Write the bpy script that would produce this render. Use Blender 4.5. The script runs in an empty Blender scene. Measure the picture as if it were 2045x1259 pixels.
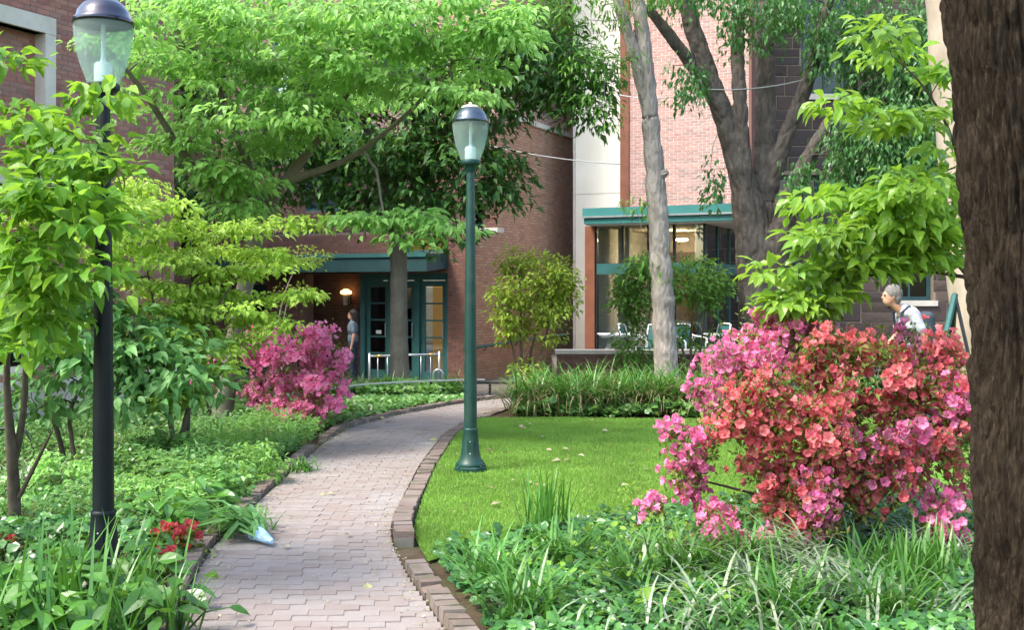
import bpy, math, random
import numpy as np
from mathutils import Vector, Matrix

SC = bpy.context.scene
COL = SC.collection
rng = np.random.default_rng(7)
random.seed(7)
R = math.radians

# ---------------------------------------------------------------- camera, sky, sun, exposure
CAM_H, FPX, CX, HZ = 1.65, 2200.0, 1022.5, 577.0
cam = bpy.data.cameras.new('camera')
camo = bpy.data.objects.new('camera', cam)
COL.objects.link(camo)
camo.location = (0, 0, CAM_H)
camo.rotation_euler = (R(90), 0, 0)
cam.sensor_width = 36
cam.lens = 36 * FPX / 2045
cam.shift_y = -(629.5 - HZ) / 2045
cam.clip_start, cam.clip_end = 0.1, 1500
cam.dof.use_dof = True
cam.dof.focus_distance = 7.5
cam.dof.aperture_fstop = 9.0
SC.camera = camo

SUN = Vector((-0.82, -0.50, 1.45)).normalized()
world = bpy.data.worlds.new('World')
SC.world = world
world.use_nodes = True
wn = world.node_tree
sky = wn.nodes.new('ShaderNodeTexSky')
sky.sky_type = 'NISHITA'
sky.sun_disc = False
sky.sun_elevation = math.asin(SUN.z)
sky.sun_rotation = math.atan2(SUN.x, SUN.y)
sky.air_density = 1.3
sky.dust_density = 3.0
wn.links.new(sky.outputs[0], wn.nodes['Background'].inputs[0])
wn.nodes['Background'].inputs[1].default_value = 0.15
sl = bpy.data.lights.new('sun', 'SUN')
sl.energy = 1.5
sl.angle = R(14.0)
sl.color = (1.0, 0.95, 0.86)
so = bpy.data.objects.new('sun', sl)
COL.objects.link(so)
so.rotation_euler = SUN.to_track_quat('Z', 'Y').to_euler()
so.location = SUN * 40
SC.view_settings.view_transform = 'Standard'
SC.view_settings.look = 'None'
SC.view_settings.gamma = 1
SC.view_settings.use_curve_mapping = False
SC.view_settings.exposure = 2.0
cy = SC.cycles
cy.max_bounces = 7
cy.diffuse_bounces = 4
cy.glossy_bounces = 3
cy.transmission_bounces = 5
cy.transparent_max_bounces = 10
cy.caustics_reflective = False
cy.caustics_refractive = False
cy.sample_clamp_indirect = 6
cy.use_denoising = True

# ---------------------------------------------------------------- place helpers
def W(px, py, Y):
    "point in the place seen at photo pixel (px, py) at Y metres from the viewpoint"
    return np.array([(px - CX) / FPX * Y, Y, CAM_H - (py - HZ) / FPX * Y])

def G(px, py, z=0.0):
    Y = (CAM_H - z) * FPX / (py - HZ)
    return np.array([(px - CX) / FPX * Y, Y, z])

def pix(P):
    P = np.asarray(P, float)
    return CX + P[..., 0] / P[..., 1] * FPX, HZ + (CAM_H - P[..., 2]) / P[..., 1] * FPX

def sst(a, b, x):
    t = np.clip((np.asarray(x, float) - a) / (b - a), 0, 1)
    return t * t * (3 - 2 * t)

def gz(x, y):
    return -0.4 * sst(15.8, 21.5, y)

def norm(a):
    a = np.asarray(a, float)
    return a / np.maximum(np.linalg.norm(a, axis=-1, keepdims=True), 1e-9)

def vnoise(p, s=1.0, seed=0):
    "cheap smooth pseudo noise"
    p = np.asarray(p, float) * s + seed * 7.13
    x, y, z = p[..., 0], p[..., 1], p[..., 2]
    return (np.sin(x * 1.7 + np.sin(y * 1.3 + z)) + np.sin(y * 2.1 + np.sin(z * 1.9 + x * .7)) + np.sin(z * 2.3 + np.sin(x * 1.1 - y))) / 3

# ---------------------------------------------------------------- mesh builder
WL = {}

def plate_h(u, v, su, sv, seed, per, wid=.3):
    "bark plates: 1 on a plate, 0 in the crack between two (elongated cells)"
    nu = max(3, round(per / su))
    x, y = u / per * nu, v / sv
    x = x + .35 * np.sin(y * 1.7 + seed) + .2 * np.sin(y * 4.1 + 2 * seed)
    ix, iy = np.floor(x), np.floor(y)
    f1 = np.full(x.shape, 9.0); f2 = np.full(x.shape, 9.0)
    for dx in (-1, 0, 1):
        for dy in (-1, 0, 1):
            cx, cy_ = ix + dx, iy + dy
            k = (np.mod(cx, nu) * 127.1 + cy_ * 311.7 + seed * 17.3)
            jx = np.mod(np.sin(k) * 43758.5453, 1); jy = np.mod(np.sin(k * 1.3 + 4.1) * 24634.6345, 1)
            d = np.hypot(x - cx - jx, y - cy_ - jy)
            m = d < f1
            f2 = np.where(m, f1, np.minimum(f2, d)); f1 = np.where(m, d, f1)
    return np.clip((f2 - f1) / wid, 0, 1) ** .8

class MB:
    def __init__(self):
        self.v, self.f, self.n = [], [], 0

    def add(self, V, F):
        V = np.asarray(V, float).reshape(-1, 3)
        self.v.append(V)
        if isinstance(F, np.ndarray):
            self.f.append(F + self.n)
        else:
            by = {}
            for q in F:
                by.setdefault(len(q), []).append(q)
            for q in by.values():
                self.f.append(np.array(q) + self.n)
        self.n += len(V)
        return self

    def inst(self, T, mats, locs):
        V, F = T
        N, k = len(locs), len(V)
        if N == 0:
            return self
        P = np.einsum('nij,kj->nki', mats, V) + np.asarray(locs)[:, None, :]
        by = {}
        for q in F:
            by.setdefault(len(q), []).append(q)
        off = (np.arange(N) * k)[:, None, None]
        for m, q in by.items():
            self.f.append((np.array(q)[None] + off).reshape(-1, m) + self.n)
        self.v.append(P.reshape(-1, 3))
        self.n += N * k
        return self

    def box(self, a, b):
        x0, y0, z0 = a
        x1, y1, z1 = b
        V = [(x0, y0, z0), (x1, y0, z0), (x1, y1, z0), (x0, y1, z0), (x0, y0, z1), (x1, y0, z1), (x1, y1, z1), (x0, y1, z1)]
        return self.add(V, [(0, 3, 2, 1), (4, 5, 6, 7), (0, 1, 5, 4), (1, 2, 6, 5), (2, 3, 7, 6), (3, 0, 4, 7)])

    def obox(self, o, d, s0, s1, t0, t1, z0, z1):
        "box in wall coordinates: s along d, t outward from the face, z up (o is xy)"
        d = np.asarray(d, float)
        nrm = np.array([d[1], -d[0]])
        V = []
        for z in (z0, z1):
            for s, t in ((s0, t1), (s1, t1), (s1, t0), (s0, t0)):
                q = np.asarray(o[:2]) + d * s + nrm * t
                V.append((q[0], q[1], z))
        return self.add(V, [(0, 3, 2, 1), (4, 5, 6, 7), (0, 1, 5, 4), (1, 2, 6, 5), (2, 3, 7, 6), (3, 0, 4, 7)])

    def tube(self, pts, rad, sides=8, caps=True, rough=0.0, seed=0, plates=None):
        pts = np.asarray(pts, float)
        n = len(pts)
        rad = np.full(n, rad, float) if np.isscalar(rad) else np.asarray(rad, float)
        tg = norm(np.gradient(pts, axis=0)) if n > 2 else norm(np.repeat([pts[-1] - pts[0]], n, 0))
        ref = np.array([0, 0, 1.0]) if abs(tg[0][2]) < .9 else np.array([1.0, 0, 0])
        X = norm(np.cross(ref, tg[0]))
        rings = []
        for i in range(n):
            X = norm(X - tg[i] * np.dot(X, tg[i]))
            Yv = np.cross(tg[i], X)
            a = np.arange(sides) * 2 * math.pi / sides
            rr = rad[i]
            ring = pts[i] + rr * (np.cos(a)[:, None] * X + np.sin(a)[:, None] * Yv)
            if rough:
                ring += (ring - pts[i]) * (rough * vnoise(ring, 1.2 / max(rad.max(), .02), seed))[:, None]
            if plates:
                ln = np.linalg.norm(np.diff(pts[:i + 1], axis=0), axis=1).sum() if i else 0.0
                ring += (ring - pts[i]) / rr * (plates[0] * (plate_h(a * max(rad.mean(), .05), np.full(sides, ln), plates[1], plates[2], seed, 2 * math.pi * max(rad.mean(), .05)) - .6))[:, None]
            rings.append(ring)
        V = np.concatenate(rings)
        i = np.arange(n - 1)[:, None] * sides
        j = np.arange(sides)[None]
        k = (j + 1) % sides
        F = np.stack([i + j, i + k, i + sides + k, i + sides + j], -1).reshape(-1, 4)
        self.add(V, F)
        if caps:
            m = self.n - len(V)
            self.f.append(np.array([[m + q for q in range(sides)][::-1]]))
            self.f.append(np.array([[m + (n - 1) * sides + q for q in range(sides)]]))
        return self

    def lathe(self, c, prof, sides=24, ang0=0.0):
        n = len(prof)
        a = np.arange(sides) * 2 * math.pi / sides + ang0
        V = np.array([[c[0] + r * math.cos(q), c[1] + r * math.sin(q), c[2] + z] for r, z in prof for q in a])
        i = np.arange(n - 1)[:, None] * sides
        j = np.arange(sides)[None]
        k = (j + 1) % sides
        return self.add(V, np.stack([i + j, i + k, i + sides + k, i + sides + j], -1).reshape(-1, 4))

    def ball(self, c, r, u=12, w=8):
        r = np.array([r, r, r]) if np.isscalar(r) else np.asarray(r)
        th = np.linspace(0.04, math.pi - .04, w)
        a = np.arange(u) * 2 * math.pi / u
        V = np.array([[math.sin(t) * math.cos(q), math.sin(t) * math.sin(q), -math.cos(t)] for t in th for q in a]) * r + np.asarray(c)
        i = np.arange(w - 1)[:, None] * u
        j = np.arange(u)[None]
        k = (j + 1) % u
        F = np.stack([i + j, i + k, i + u + k, i + u + j], -1).reshape(-1, 4)
        m = self.n
        self.add(V, F)
        self.f.append(np.array([[m + q for q in range(u)][::-1]]))
        self.f.append(np.array([[m + (w - 1) * u + q for q in range(u)]]))
        return self

    def mesh(self, name, mat, origin=(0, 0, 0), smooth=False):
        me = bpy.data.meshes.new(name)
        V = np.concatenate(self.v) - np.asarray(origin)
        me.vertices.add(len(V))
        me.vertices.foreach_set('co', V.astype(np.float32).ravel())
        idx = np.concatenate([f.ravel() for f in self.f]).astype(np.int32)
        cnt = np.concatenate([np.full(len(f), f.shape[1], np.int32) for f in self.f])
        me.loops.add(len(idx))
        me.loops.foreach_set('vertex_index', idx)
        me.polygons.add(len(cnt))
        me.polygons.foreach_set('loop_start', np.concatenate([[0], np.cumsum(cnt)[:-1]]).astype(np.int32))
        me.update(calc_edges=True)
        me.polygons.foreach_set('use_smooth', np.full(len(cnt), bool(smooth)))
        me.materials.append(mat)
        return me

    def build(self, name, mat, parent=None, loc=None, smooth=False, kind=None):
        o0 = WL[parent.name] if parent else (np.zeros(3) if loc is None else np.asarray(loc, float))
        ob = bpy.data.objects.new(name, self.mesh(name, mat, o0, smooth))
        COL.objects.link(ob)
        if parent:
            ob.parent = parent
        else:
            ob.location = o0
        WL[ob.name] = o0
        if kind:
            ob['kind'] = kind
        return ob

def thing(name, label, cat, loc, group=None):
    o = bpy.data.objects.new(name, None)
    o.empty_display_size = .2
    COL.objects.link(o)
    o.location = loc
    WL[o.name] = np.asarray(loc, float)
    return tag(o, label, cat, group)

def tag(o, label=None, cat=None, group=None, kind=None):
    if label: o['label'] = label
    if cat: o['category'] = cat
    if group: o['group'] = group
    if kind: o['kind'] = kind
    return o

def pieces(name, mesh, parent, mats, locs):
    "one object for each piece, sharing mesh data"
    b = Vector(WL[parent.name])
    for m, l in zip(mats, locs):
        ob = bpy.data.objects.new(name, mesh)
        COL.objects.link(ob)
        ob.parent = parent
        mm = Matrix(m.tolist()).to_4x4()
        mm.translation = Vector(l) - b
        ob.matrix_basis = mm

# ---------------------------------------------------------------- materials
def nd(nt, typ, **kw):
    n = nt.nodes.new(typ)
    for k, v in kw.items():
        setattr(n, k, v)
    return n

def newmat(name):
    m = bpy.data.materials.new(name)
    m.use_nodes = True
    nt = m.node_tree
    return m, nt, nt.nodes['Principled BSDF'], nt.nodes['Material Output']

def rnd_node(nt):
    "0..1, one value for each piece (own object or own island)"
    oi = nd(nt, 'ShaderNodeObjectInfo')
    ge = nd(nt, 'ShaderNodeNewGeometry')
    ad = nd(nt, 'ShaderNodeMath', operation='ADD')
    nt.links.new(oi.outputs['Random'], ad.inputs[0])
    nt.links.new(ge.outputs['Random Per Island'], ad.inputs[1])
    fr = nd(nt, 'ShaderNodeMath', operation='FRACT')
    nt.links.new(ad.outputs[0], fr.inputs[0])
    return fr.outputs[0], ge

def ramp(nt, fac, cols):
    r = nd(nt, 'ShaderNodeValToRGB')
    e = r.color_ramp.elements
    while len(e) < len(cols):
        e.new(.5)
    for i, c in enumerate(cols):
        p, c = c if isinstance(c[1], tuple) else (i / (len(cols) - 1), c)
        e[i].position = p
        e[i].color = (*c, 1)
    nt.links.new(fac, r.inputs[0])
    return r.outputs[0]

def noise(nt, vec, scale, detail=4, rough=.55):
    n = nd(nt, 'ShaderNodeTexNoise')
    n.inputs['Scale'].default_value = scale
    n.inputs['Detail'].default_value = detail
    n.inputs['Roughness'].default_value = rough
    if vec: nt.links.new(vec, n.inputs['Vector'])
    return n.outputs['Fac']

def mixc(nt, fac, a, b, mode='MIX'):
    m = nd(nt, 'ShaderNodeMix', data_type='RGBA', blend_type=mode)
    for k, x in ((0, fac), (6, a), (7, b)):
        if isinstance(x, (int, float)): m.inputs[k].default_value = x
        elif isinstance(x, tuple): m.inputs[k].default_value = (*x, 1)
        else: nt.links.new(x, m.inputs[k])
    return m.outputs[2]

def solid(name, cols, scale=6, rough=.8, bump=0, bscale=60, spec=.3, metal=0, piece=None, grime=None, stretch=None, coat=0):
    """noise-mottled surface; piece: colours picked per piece; grime: (colour, scale, amount)"""
    m, nt, bs, out = newmat(name)
    L = nt.links
    rv, ge = rnd_node(nt)
    pos = ge.outputs['Position']
    if stretch:
        mp = nd(nt, 'ShaderNodeMapping')
        mp.inputs['Scale'].default_value = stretch
        L.new(pos, mp.inputs['Vector'])
        pos = mp.outputs[0]
    nz = noise(nt, pos, scale)
    mr = nd(nt, 'ShaderNodeMapRange')
    mr.inputs[1].default_value, mr.inputs[2].default_value = .3, .7
    L.new(nz, mr.inputs[0])
    if len(cols) == 1:
        c = cols[0]
        cols = [tuple(x * .82 for x in c), tuple(min(1, x * 1.15) for x in c)]
    col = ramp(nt, mr.outputs[0], cols)
    if piece:
        col = mixc(nt, .72, col, ramp(nt, rv, piece))
    if grime:
        g = noise(nt, ge.outputs['Position'], grime[1], 6, .65)
        g2 = nd(nt, 'ShaderNodeMapRange')
        g2.inputs[1].default_value, g2.inputs[2].default_value = .48, .68
        g2.inputs[4].default_value = grime[2]
        L.new(g, g2.inputs[0])
        col = mixc(nt, g2.outputs[0], col, grime[0])
    L.new(col, bs.inputs['Base Color'])
    bs.inputs['Roughness'].default_value = rough
    bs.inputs['Specular IOR Level'].default_value = spec
    bs.inputs['Metallic'].default_value = metal
    bs.inputs['Coat Weight'].default_value = coat
    if bump:
        b = nd(nt, 'ShaderNodeBump')
        b.inputs['Strength'].default_value = bump
        b.inputs['Distance'].default_value = .02
        L.new(noise(nt, pos, bscale, 5, .6), b.inputs['Height'])
        L.new(b.outputs[0], bs.inputs['Normal'])
    return m

def leafmat(name, cols, tcol, trans=.45, rough=.45, spec=.35, patch=.35):
    m, nt, bs, out = newmat(name)
    L = nt.links
    rv, ge = rnd_node(nt)
    col = ramp(nt, rv, cols)
    nz = noise(nt, ge.outputs['Position'], 1.6, 2)
    mr = nd(nt, 'ShaderNodeMapRange')
    mr.inputs[1].default_value, mr.inputs[2].default_value = .35, .65
    mr.inputs[3].default_value, mr.inputs[4].default_value = 1 - patch, 1 + patch * .6
    L.new(nz, mr.inputs[0])
    col = mixc(nt, 1.0, col, mr.outputs[0], 'MULTIPLY')
    L.new(col, bs.inputs['Base Color'])
    bs.inputs['Roughness'].default_value = rough
    bs.inputs['Specular IOR Level'].default_value = spec
    tr = nd(nt, 'ShaderNodeBsdfTranslucent')
    L.new(mixc(nt, .55, col, tcol), tr.inputs[0])
    mx = nd(nt, 'ShaderNodeMixShader')
    mx.inputs[0].default_value = trans
    L.new(bs.outputs[0], mx.inputs[1])
    L.new(tr.outputs[0], mx.inputs[2])
    L.new(mx.outputs[0], out.inputs[0])
    return m

def bark(name, c1, c2, c3, scale=18, stretch=(1, 1, .18), bump=.8, dist=.03):
    m, nt, bs, out = newmat(name)
    L = nt.links
    ge = nd(nt, 'ShaderNodeNewGeometry')
    mp = nd(nt, 'ShaderNodeMapping')
    mp.inputs['Scale'].default_value = stretch
    L.new(ge.outputs['Position'], mp.inputs['Vector'])
    n1 = noise(nt, mp.outputs[0], scale, 6, .65)
    n2 = noise(nt, ge.outputs['Position'], 3, 3)
    col = ramp(nt, n1, [(.3, c1), (.5, c2), (.7, c3)])
    col = mixc(nt, .3, col, ramp(nt, n2, [(.35, c1), (.65, c3)]))
    L.new(col, bs.inputs['Base Color'])
    bs.inputs['Roughness'].default_value = .92
    bs.inputs['Specular IOR Level'].default_value = .15
    b = nd(nt, 'ShaderNodeBump')
    b.inputs['Strength'].default_value = bump
    b.inputs['Distance'].default_value = dist
    L.new(n1, b.inputs['Height'])
    L.new(b.outputs[0], bs.inputs['Normal'])
    return m

def glassmat(name, tint=(.75, .85, .85), refl=.25, rough=.02, see=.85):
    m, nt, bs, out = newmat(name)
    L = nt.links
    nt.nodes.remove(bs)
    tr = nd(nt, 'ShaderNodeBsdfTransparent')
    tr.inputs[0].default_value = (*[t * see for t in tint], 1)
    gl = nd(nt, 'ShaderNodeBsdfGlossy')
    gl.inputs['Roughness'].default_value = rough
    gl.inputs[0].default_value = (.9, .95, .95, 1)
    fr = nd(nt, 'ShaderNodeFresnel')
    fr.inputs[0].default_value = 1.5
    ad = nd(nt, 'ShaderNodeMath', operation='ADD')
    ad.inputs[1].default_value = refl
    L.new(fr.outputs[0], ad.inputs[0])
    mx = nd(nt, 'ShaderNodeMixShader')
    L.new(ad.outputs[0], mx.inputs[0])
    L.new(tr.outputs[0], mx.inputs[1])
    L.new(gl.outputs[0], mx.inputs[2])
    L.new(mx.outputs[0], out.inputs[0])
    return m

def globemat(name):
    "ribbed frosted acrylic of the lamp globes"
    m, nt, bs, out = newmat(name)
    L = nt.links
    bs.inputs['Base Color'].default_value = (.55, .68, .64, 1)
    bs.inputs['Roughness'].default_value = .18
    tl = nd(nt, 'ShaderNodeBsdfTranslucent')
    tl.inputs[0].default_value = (.6, .75, .7, 1)
    tr = nd(nt, 'ShaderNodeBsdfTransparent')
    tr.inputs[0].default_value = (.8, .92, .88, 1)
    m1 = nd(nt, 'ShaderNodeMixShader')
    m1.inputs[0].default_value = .55
    L.new(bs.outputs[0], m1.inputs[1]); L.new(tl.outputs[0], m1.inputs[2])
    m2 = nd(nt, 'ShaderNodeMixShader')
    m2.inputs[0].default_value = .66
    L.new(m1.outputs[0], m2.inputs[1]); L.new(tr.outputs[0], m2.inputs[2])
    L.new(m2.outputs[0], out.inputs[0])
    return m

def emit(name, col, s):
    m, nt, bs, out = newmat(name)
    bs.inputs['Base Color'].default_value = (*col, 1)
    bs.inputs['Emission Color'].default_value = (*col, 1)
    bs.inputs['Emission Strength'].default_value = s
    return m

MAT = {}
MAT['soil'] = solid('soil', [(.05, .035, .022), (.10, .075, .05)], 5, .95, .6, 30, .1, grime=((.06, .09, .02), 3, .5))
MAT['paving'] = solid('paving', [(.10, .088, .078), (.14, .125, .112)], 3, .9, .2, 40, .2)
MAT['sand'] = solid('sand_joint', [(.18, .158, .145), (.235, .212, .198)], 14, .95, .3, 80, .1, grime=((.10, .12, .05), 1.7, .6))
MAT['path_brick'] = solid('path_brick', [(.20, .168, .155), (.245, .215, .203)], 9, .9, .3, 70, .15,
    piece=[(.22, .175, .155), (.235, .205, .19), (.20, .155, .138), (.245, .222, .21), (.22, .185, .17)], grime=((.262, .242, .232), .8, .85))
MAT['kerb_brick'] = solid('kerb_brick', [(.14, .10, .08), (.20, .16, .14)], 9, .9, .3, 60, .2,
    piece=[(.16, .115, .095), (.205, .175, .16), (.13, .095, .08), (.18, .145, .13)], grime=((.07, .085, .04), 5, .6))
MAT['red_brick'] = solid('red_brick', [(.27, .12, .09), (.36, .19, .15)], 12, .9, .2, 60, .2,
    piece=[(.30, .12, .09), (.36, .19, .15), (.24, .10, .085), (.33, .15, .12), (.20, .13, .115), (.38, .21, .17)])
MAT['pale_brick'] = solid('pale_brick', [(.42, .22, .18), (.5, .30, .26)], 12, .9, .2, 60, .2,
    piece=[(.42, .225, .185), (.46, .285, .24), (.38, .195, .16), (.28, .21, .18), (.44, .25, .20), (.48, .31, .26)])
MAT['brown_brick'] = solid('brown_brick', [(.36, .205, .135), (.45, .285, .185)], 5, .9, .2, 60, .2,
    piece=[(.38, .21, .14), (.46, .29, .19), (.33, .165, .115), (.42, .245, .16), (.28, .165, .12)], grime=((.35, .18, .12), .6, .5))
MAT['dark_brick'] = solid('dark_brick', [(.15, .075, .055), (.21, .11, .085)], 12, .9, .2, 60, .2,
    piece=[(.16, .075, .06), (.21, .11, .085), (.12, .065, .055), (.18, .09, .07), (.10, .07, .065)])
MAT['mortar_light'] = solid('mortar_light', [(.64, .58, .53), (.74, .68, .63)], 12, .95, .2, 80, .1)
MAT['mortar_mid'] = solid('mortar_mid', [(.29, .21, .165), (.37, .28, .22)], 12, .95, .2, 80, .1)
MAT['mortar_dark'] = solid('mortar_dark', [(.17, .13, .11), (.23, .18, .15)], 12, .95, .2, 80, .1)
MAT['limestone'] = solid('limestone', [(.5, .46, .39), (.6, .56, .49)], 2.5, .85, .15, 40, .2, grime=((.3, .27, .22), 2, .4))
MAT['cream'] = solid('cream_panel', [(.68, .63, .52), (.76, .71, .6)], 1.2, .7, .05, 30, .3, grime=((.5, .45, .36), .8, .3))
MAT['schist'] = solid('schist', [(.045, .036, .032), (.09, .07, .062)], 8, .9, .7, 25, .2,
    piece=[(.045, .037, .034), (.075, .055, .046), (.10, .07, .058), (.036, .034, .036), (.07, .058, .05), (.115, .085, .07)])
MAT['tan_mortar'] = solid('tan_mortar', [(.20, .16, .12), (.26, .21, .16)], 10, .95, .2, 60, .1)
MAT['teal'] = solid('teal_paint', [(.026, .10, .098), (.038, .135, .13)], 3, .45, .05, 80, .4)
MAT['teal_dark'] = solid('dark_teal_paint', [(.015, .05, .055), (.022, .068, .07)], 3, .5, .05, 80, .4)
MAT['teal_bright'] = solid('bright_teal_metal', [(.04, .19, .185), (.055, .23, .225)], 2, .4, .03, 60, .5)
MAT['rust'] = solid('rust_red_steel', [(.17, .06, .035), (.23, .09, .05)], 4, .6, .05, 60, .3)
MAT['black_metal'] = solid('black_metal', [(.012, .014, .016), (.02, .023, .026)], 5, .45, .05, 80, .4)
MAT['lamp_green'] = solid('dark_green_enamel', [(.006, .036, .028), (.010, .050, .040)], 4, .42, .06, 70, .3, grime=((.08, .09, .075), 7, .2))
MAT['lamp_black'] = solid('near_black_enamel', [(.003, .007, .009), (.005, .010, .012)], 4, .45, .06, 70, .25, grime=((.03, .035, .032), 7, .2))
MAT['lamp_cap'] = solid('lamp_cap_metal', [(.05, .075, .095), (.075, .10, .13)], 6, .16, 0, 50, .8, metal=.75, coat=.5)
MAT['lamp_cap_dark'] = solid('lamp_cap_dark_metal', [(.02, .022, .04), (.03, .035, .06)], 6, .14, 0, 50, .8, metal=.75, coat=.6)
MAT['cap_cream'] = solid('cap_disc', [(.5, .47, .36), (.6, .56, .45)], 20, .6)
MAT['globe'] = globemat('lamp_globe_acrylic')
MAT['white_part'] = solid('white_socket', [(.72, .75, .76), (.8, .82, .82)], 10, .4)
MAT['pane'] = glassmat('window_glass', (.92, .97, .96), refl=.10)
MAT['pane_dark'] = glassmat('dark_window_glass', (.4, .45, .46), .01, .04)
MAT['steel'] = solid('galvanised_steel', [(.40, .43, .45), (.5, .53, .55)], 10, .35, .03, 60, .5, metal=.6)
MAT['brass'] = solid('brass', [(.55, .36, .12), (.65, .45, .16)], 10, .35, metal=.7)
MAT['alu'] = solid('white_aluminium', [(.72, .74, .75), (.8, .81, .82)], 8, .35, .0, 60, .5)
MAT['amber'] = emit('amber_blind', (.55, .28, .07), .16)
MAT['warm_lamp'] = emit('warm_lamp', (1.0, .58, .18), 1.3)
MAT['ceiling_glow'] = emit('ceiling_glow', (1.0, .72, .4), 26.0)
MAT['interior_tan'] = solid('interior_tan', [(.55, .44, .33), (.62, .51, .4)], 1.5, .8)
MAT['interior_white'] = solid('interior_white', [(.75, .75, .7), (.8, .8, .76)], 1.5, .8)
MAT['interior_dark'] = solid('interior_dark', [(.03, .03, .03), (.05, .045, .04)], 1.5, .8)
MAT['brown_door'] = solid('brown_glass_backing', [(.11, .065, .04), (.16, .10, .06)], 1.2, .6)
# foliage
MAT['dogwood'] = leafmat('dogwood_leaf', [(.17, .35, .07), (.22, .45, .10), (.29, .52, .15), (.20, .40, .10)], (.40, .68, .12), .5)
MAT['dogwood_y'] = leafmat('yellow_green_leaf', [(.24, .40, .05), (.32, .50, .07), (.38, .55, .11), (.26, .43, .06)], (.50, .70, .09), .55)
MAT['near_leaf'] = leafmat('near_green_leaf', [(.10, .26, .025), (.14, .33, .035), (.22, .40, .04), (.11, .29, .05)], (.36, .60, .04), .5, .42, .28)
MAT['right_leaf'] = leafmat('right_dogwood_leaf', [(.16, .32, .03), (.22, .41, .045), (.28, .46, .06), (.18, .36, .07)], (.45, .68, .05), .48, .30, .5)
MAT['oak'] = leafmat('dark_tree_leaf', [(.035, .11, .025), (.05, .145, .03), (.075, .18, .03), (.04, .115, .035)], (.14, .28, .03), .38, .4)
MAT['weeping'] = leafmat('weeping_leaf', [(.05, .155, .04), (.075, .21, .05), (.10, .245, .06), (.06, .17, .06)], (.16, .33, .04), .4, .35, .45)
MAT['ash_leaf'] = leafmat('ash_leaf', [(.06, .18, .025), (.09, .25, .03), (.14, .30, .04)], (.22, .42, .03), .42)
MAT['sapling'] = leafmat('sapling_leaf', [(.17, .28, .03), (.23, .35, .04), (.32, .40, .045), (.16, .27, .035)], (.42, .55, .04), .48)
MAT['sapling_d'] = leafmat('dark_sapling_leaf', [(.08, .20, .03), (.11, .25, .035), (.15, .29, .05)], (.22, .40, .04), .45)
MAT['blue_leaf'] = leafmat('bluish_shrub_leaf', [(.10, .25, .075), (.14, .31, .10), (.19, .37, .12)], (.26, .48, .09), .42)
MAT['grass'] = leafmat('lawn_grass', [(.15, .31, .045), (.18, .36, .05), (.225, .40, .07), (.26, .34, .09), (.16, .32, .055)], (.29, .50, .06), .4, .5, .25, .22)
MAT['ivy'] = leafmat('ivy_leaf', [(.035, .12, .03), (.055, .17, .04), (.10, .25, .05), (.04, .13, .05)], (.15, .34, .03), .22, .3, .45)
MAT['cover'] = leafmat('ground_cover_leaf', [(.08, .21, .05), (.12, .27, .06), (.17, .34, .085), (.10, .24, .07)], (.24, .43, .06), .35, .35, .45)
MAT['hosta'] = leafmat('broad_leaf', [(.04, .13, .02), (.065, .19, .025), (.10, .25, .04), (.05, .15, .03)], (.18, .36, .02), .28, .3, .5)
MAT['blade'] = leafmat('blade_green', [(.05, .16, .025), (.075, .22, .03), (.11, .27, .045)], (.14, .33, .03), .3, .35, .5)
MAT['blade_pale'] = leafmat('blade_pale', [(.22, .29, .18), (.30, .36, .25), (.12, .22, .09), (.38, .40, .28)], (.3, .4, .2), .25, .3, .5)
MAT['blade_straw'] = leafmat('blade_straw', [(.30, .25, .12), (.38, .33, .18), (.22, .24, .09)], (.35, .33, .15), .3, .5)
MAT['pink'] = leafmat('pink_petal', [(.70, .14, .34), (.78, .24, .44), (.82, .34, .53), (.72, .17, .38)], (.9, .28, .46), .38, .5, .2, .2)
MAT['hot_pink'] = leafmat('hot_pink_petal', [(.80, .20, .45), (.84, .30, .54), (.88, .40, .62)], (.94, .33, .57), .45, .5, .2, .2)
MAT['coral'] = leafmat('coral_petal', [(.64, .115, .145), (.73, .19, .20), (.80, .29, .29), (.62, .125, .185)], (.88, .25, .25), .38, .5, .2, .2)
MAT['red_bloom'] = leafmat('red_petal', [(.50, .05, .06), (.62, .09, .10)], (.7, .10, .10), .35)
MAT['azalea_leaf'] = leafmat('azalea_leaf', [(.06, .12, .02), (.11, .19, .025), (.17, .22, .035), (.13, .10, .03)], (.26, .33, .03), .35)
MAT['litter'] = leafmat('fallen_leaf', [(.30, .29, .14), (.42, .40, .24), (.2, .13, .07), (.33, .36, .16)], (.4, .4, .2), .2)
MAT['near_bark'] = bark('near_trunk_bark', (.007, .0045, .003), (.028, .020, .013), (.085, .064, .040), 62, (1, 1, .22), 1.0, .04)
MAT['grey_bark'] = bark('grey_bark', (.13, .115, .10), (.26, .235, .205), (.38, .345, .30), 18, (1, 1, .2), .9, .03)
MAT['brown_bark'] = bark('brown_bark', (.05, .042, .035), (.105, .09, .077), (.18, .155, .132), 15, (1, 1, .3), 1.0, .04)
MAT['smooth_bark'] = bark('smooth_bark', (.11, .095, .075), (.15, .135, .11), (.2, .18, .15), 8, (1, 1, .5), .3, .02)
MAT['pale_bark'] = bark('pale_bark', (.24, .19, .14), (.34, .285, .22), (.40, .35, .28), 6, (1, 1, .4), .35, .02)
MAT['twig'] = bark('twig_bark', (.05, .038, .03), (.085, .065, .05), (.13, .105, .085), 20, (1, 1, .4), .3, .01)
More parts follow.
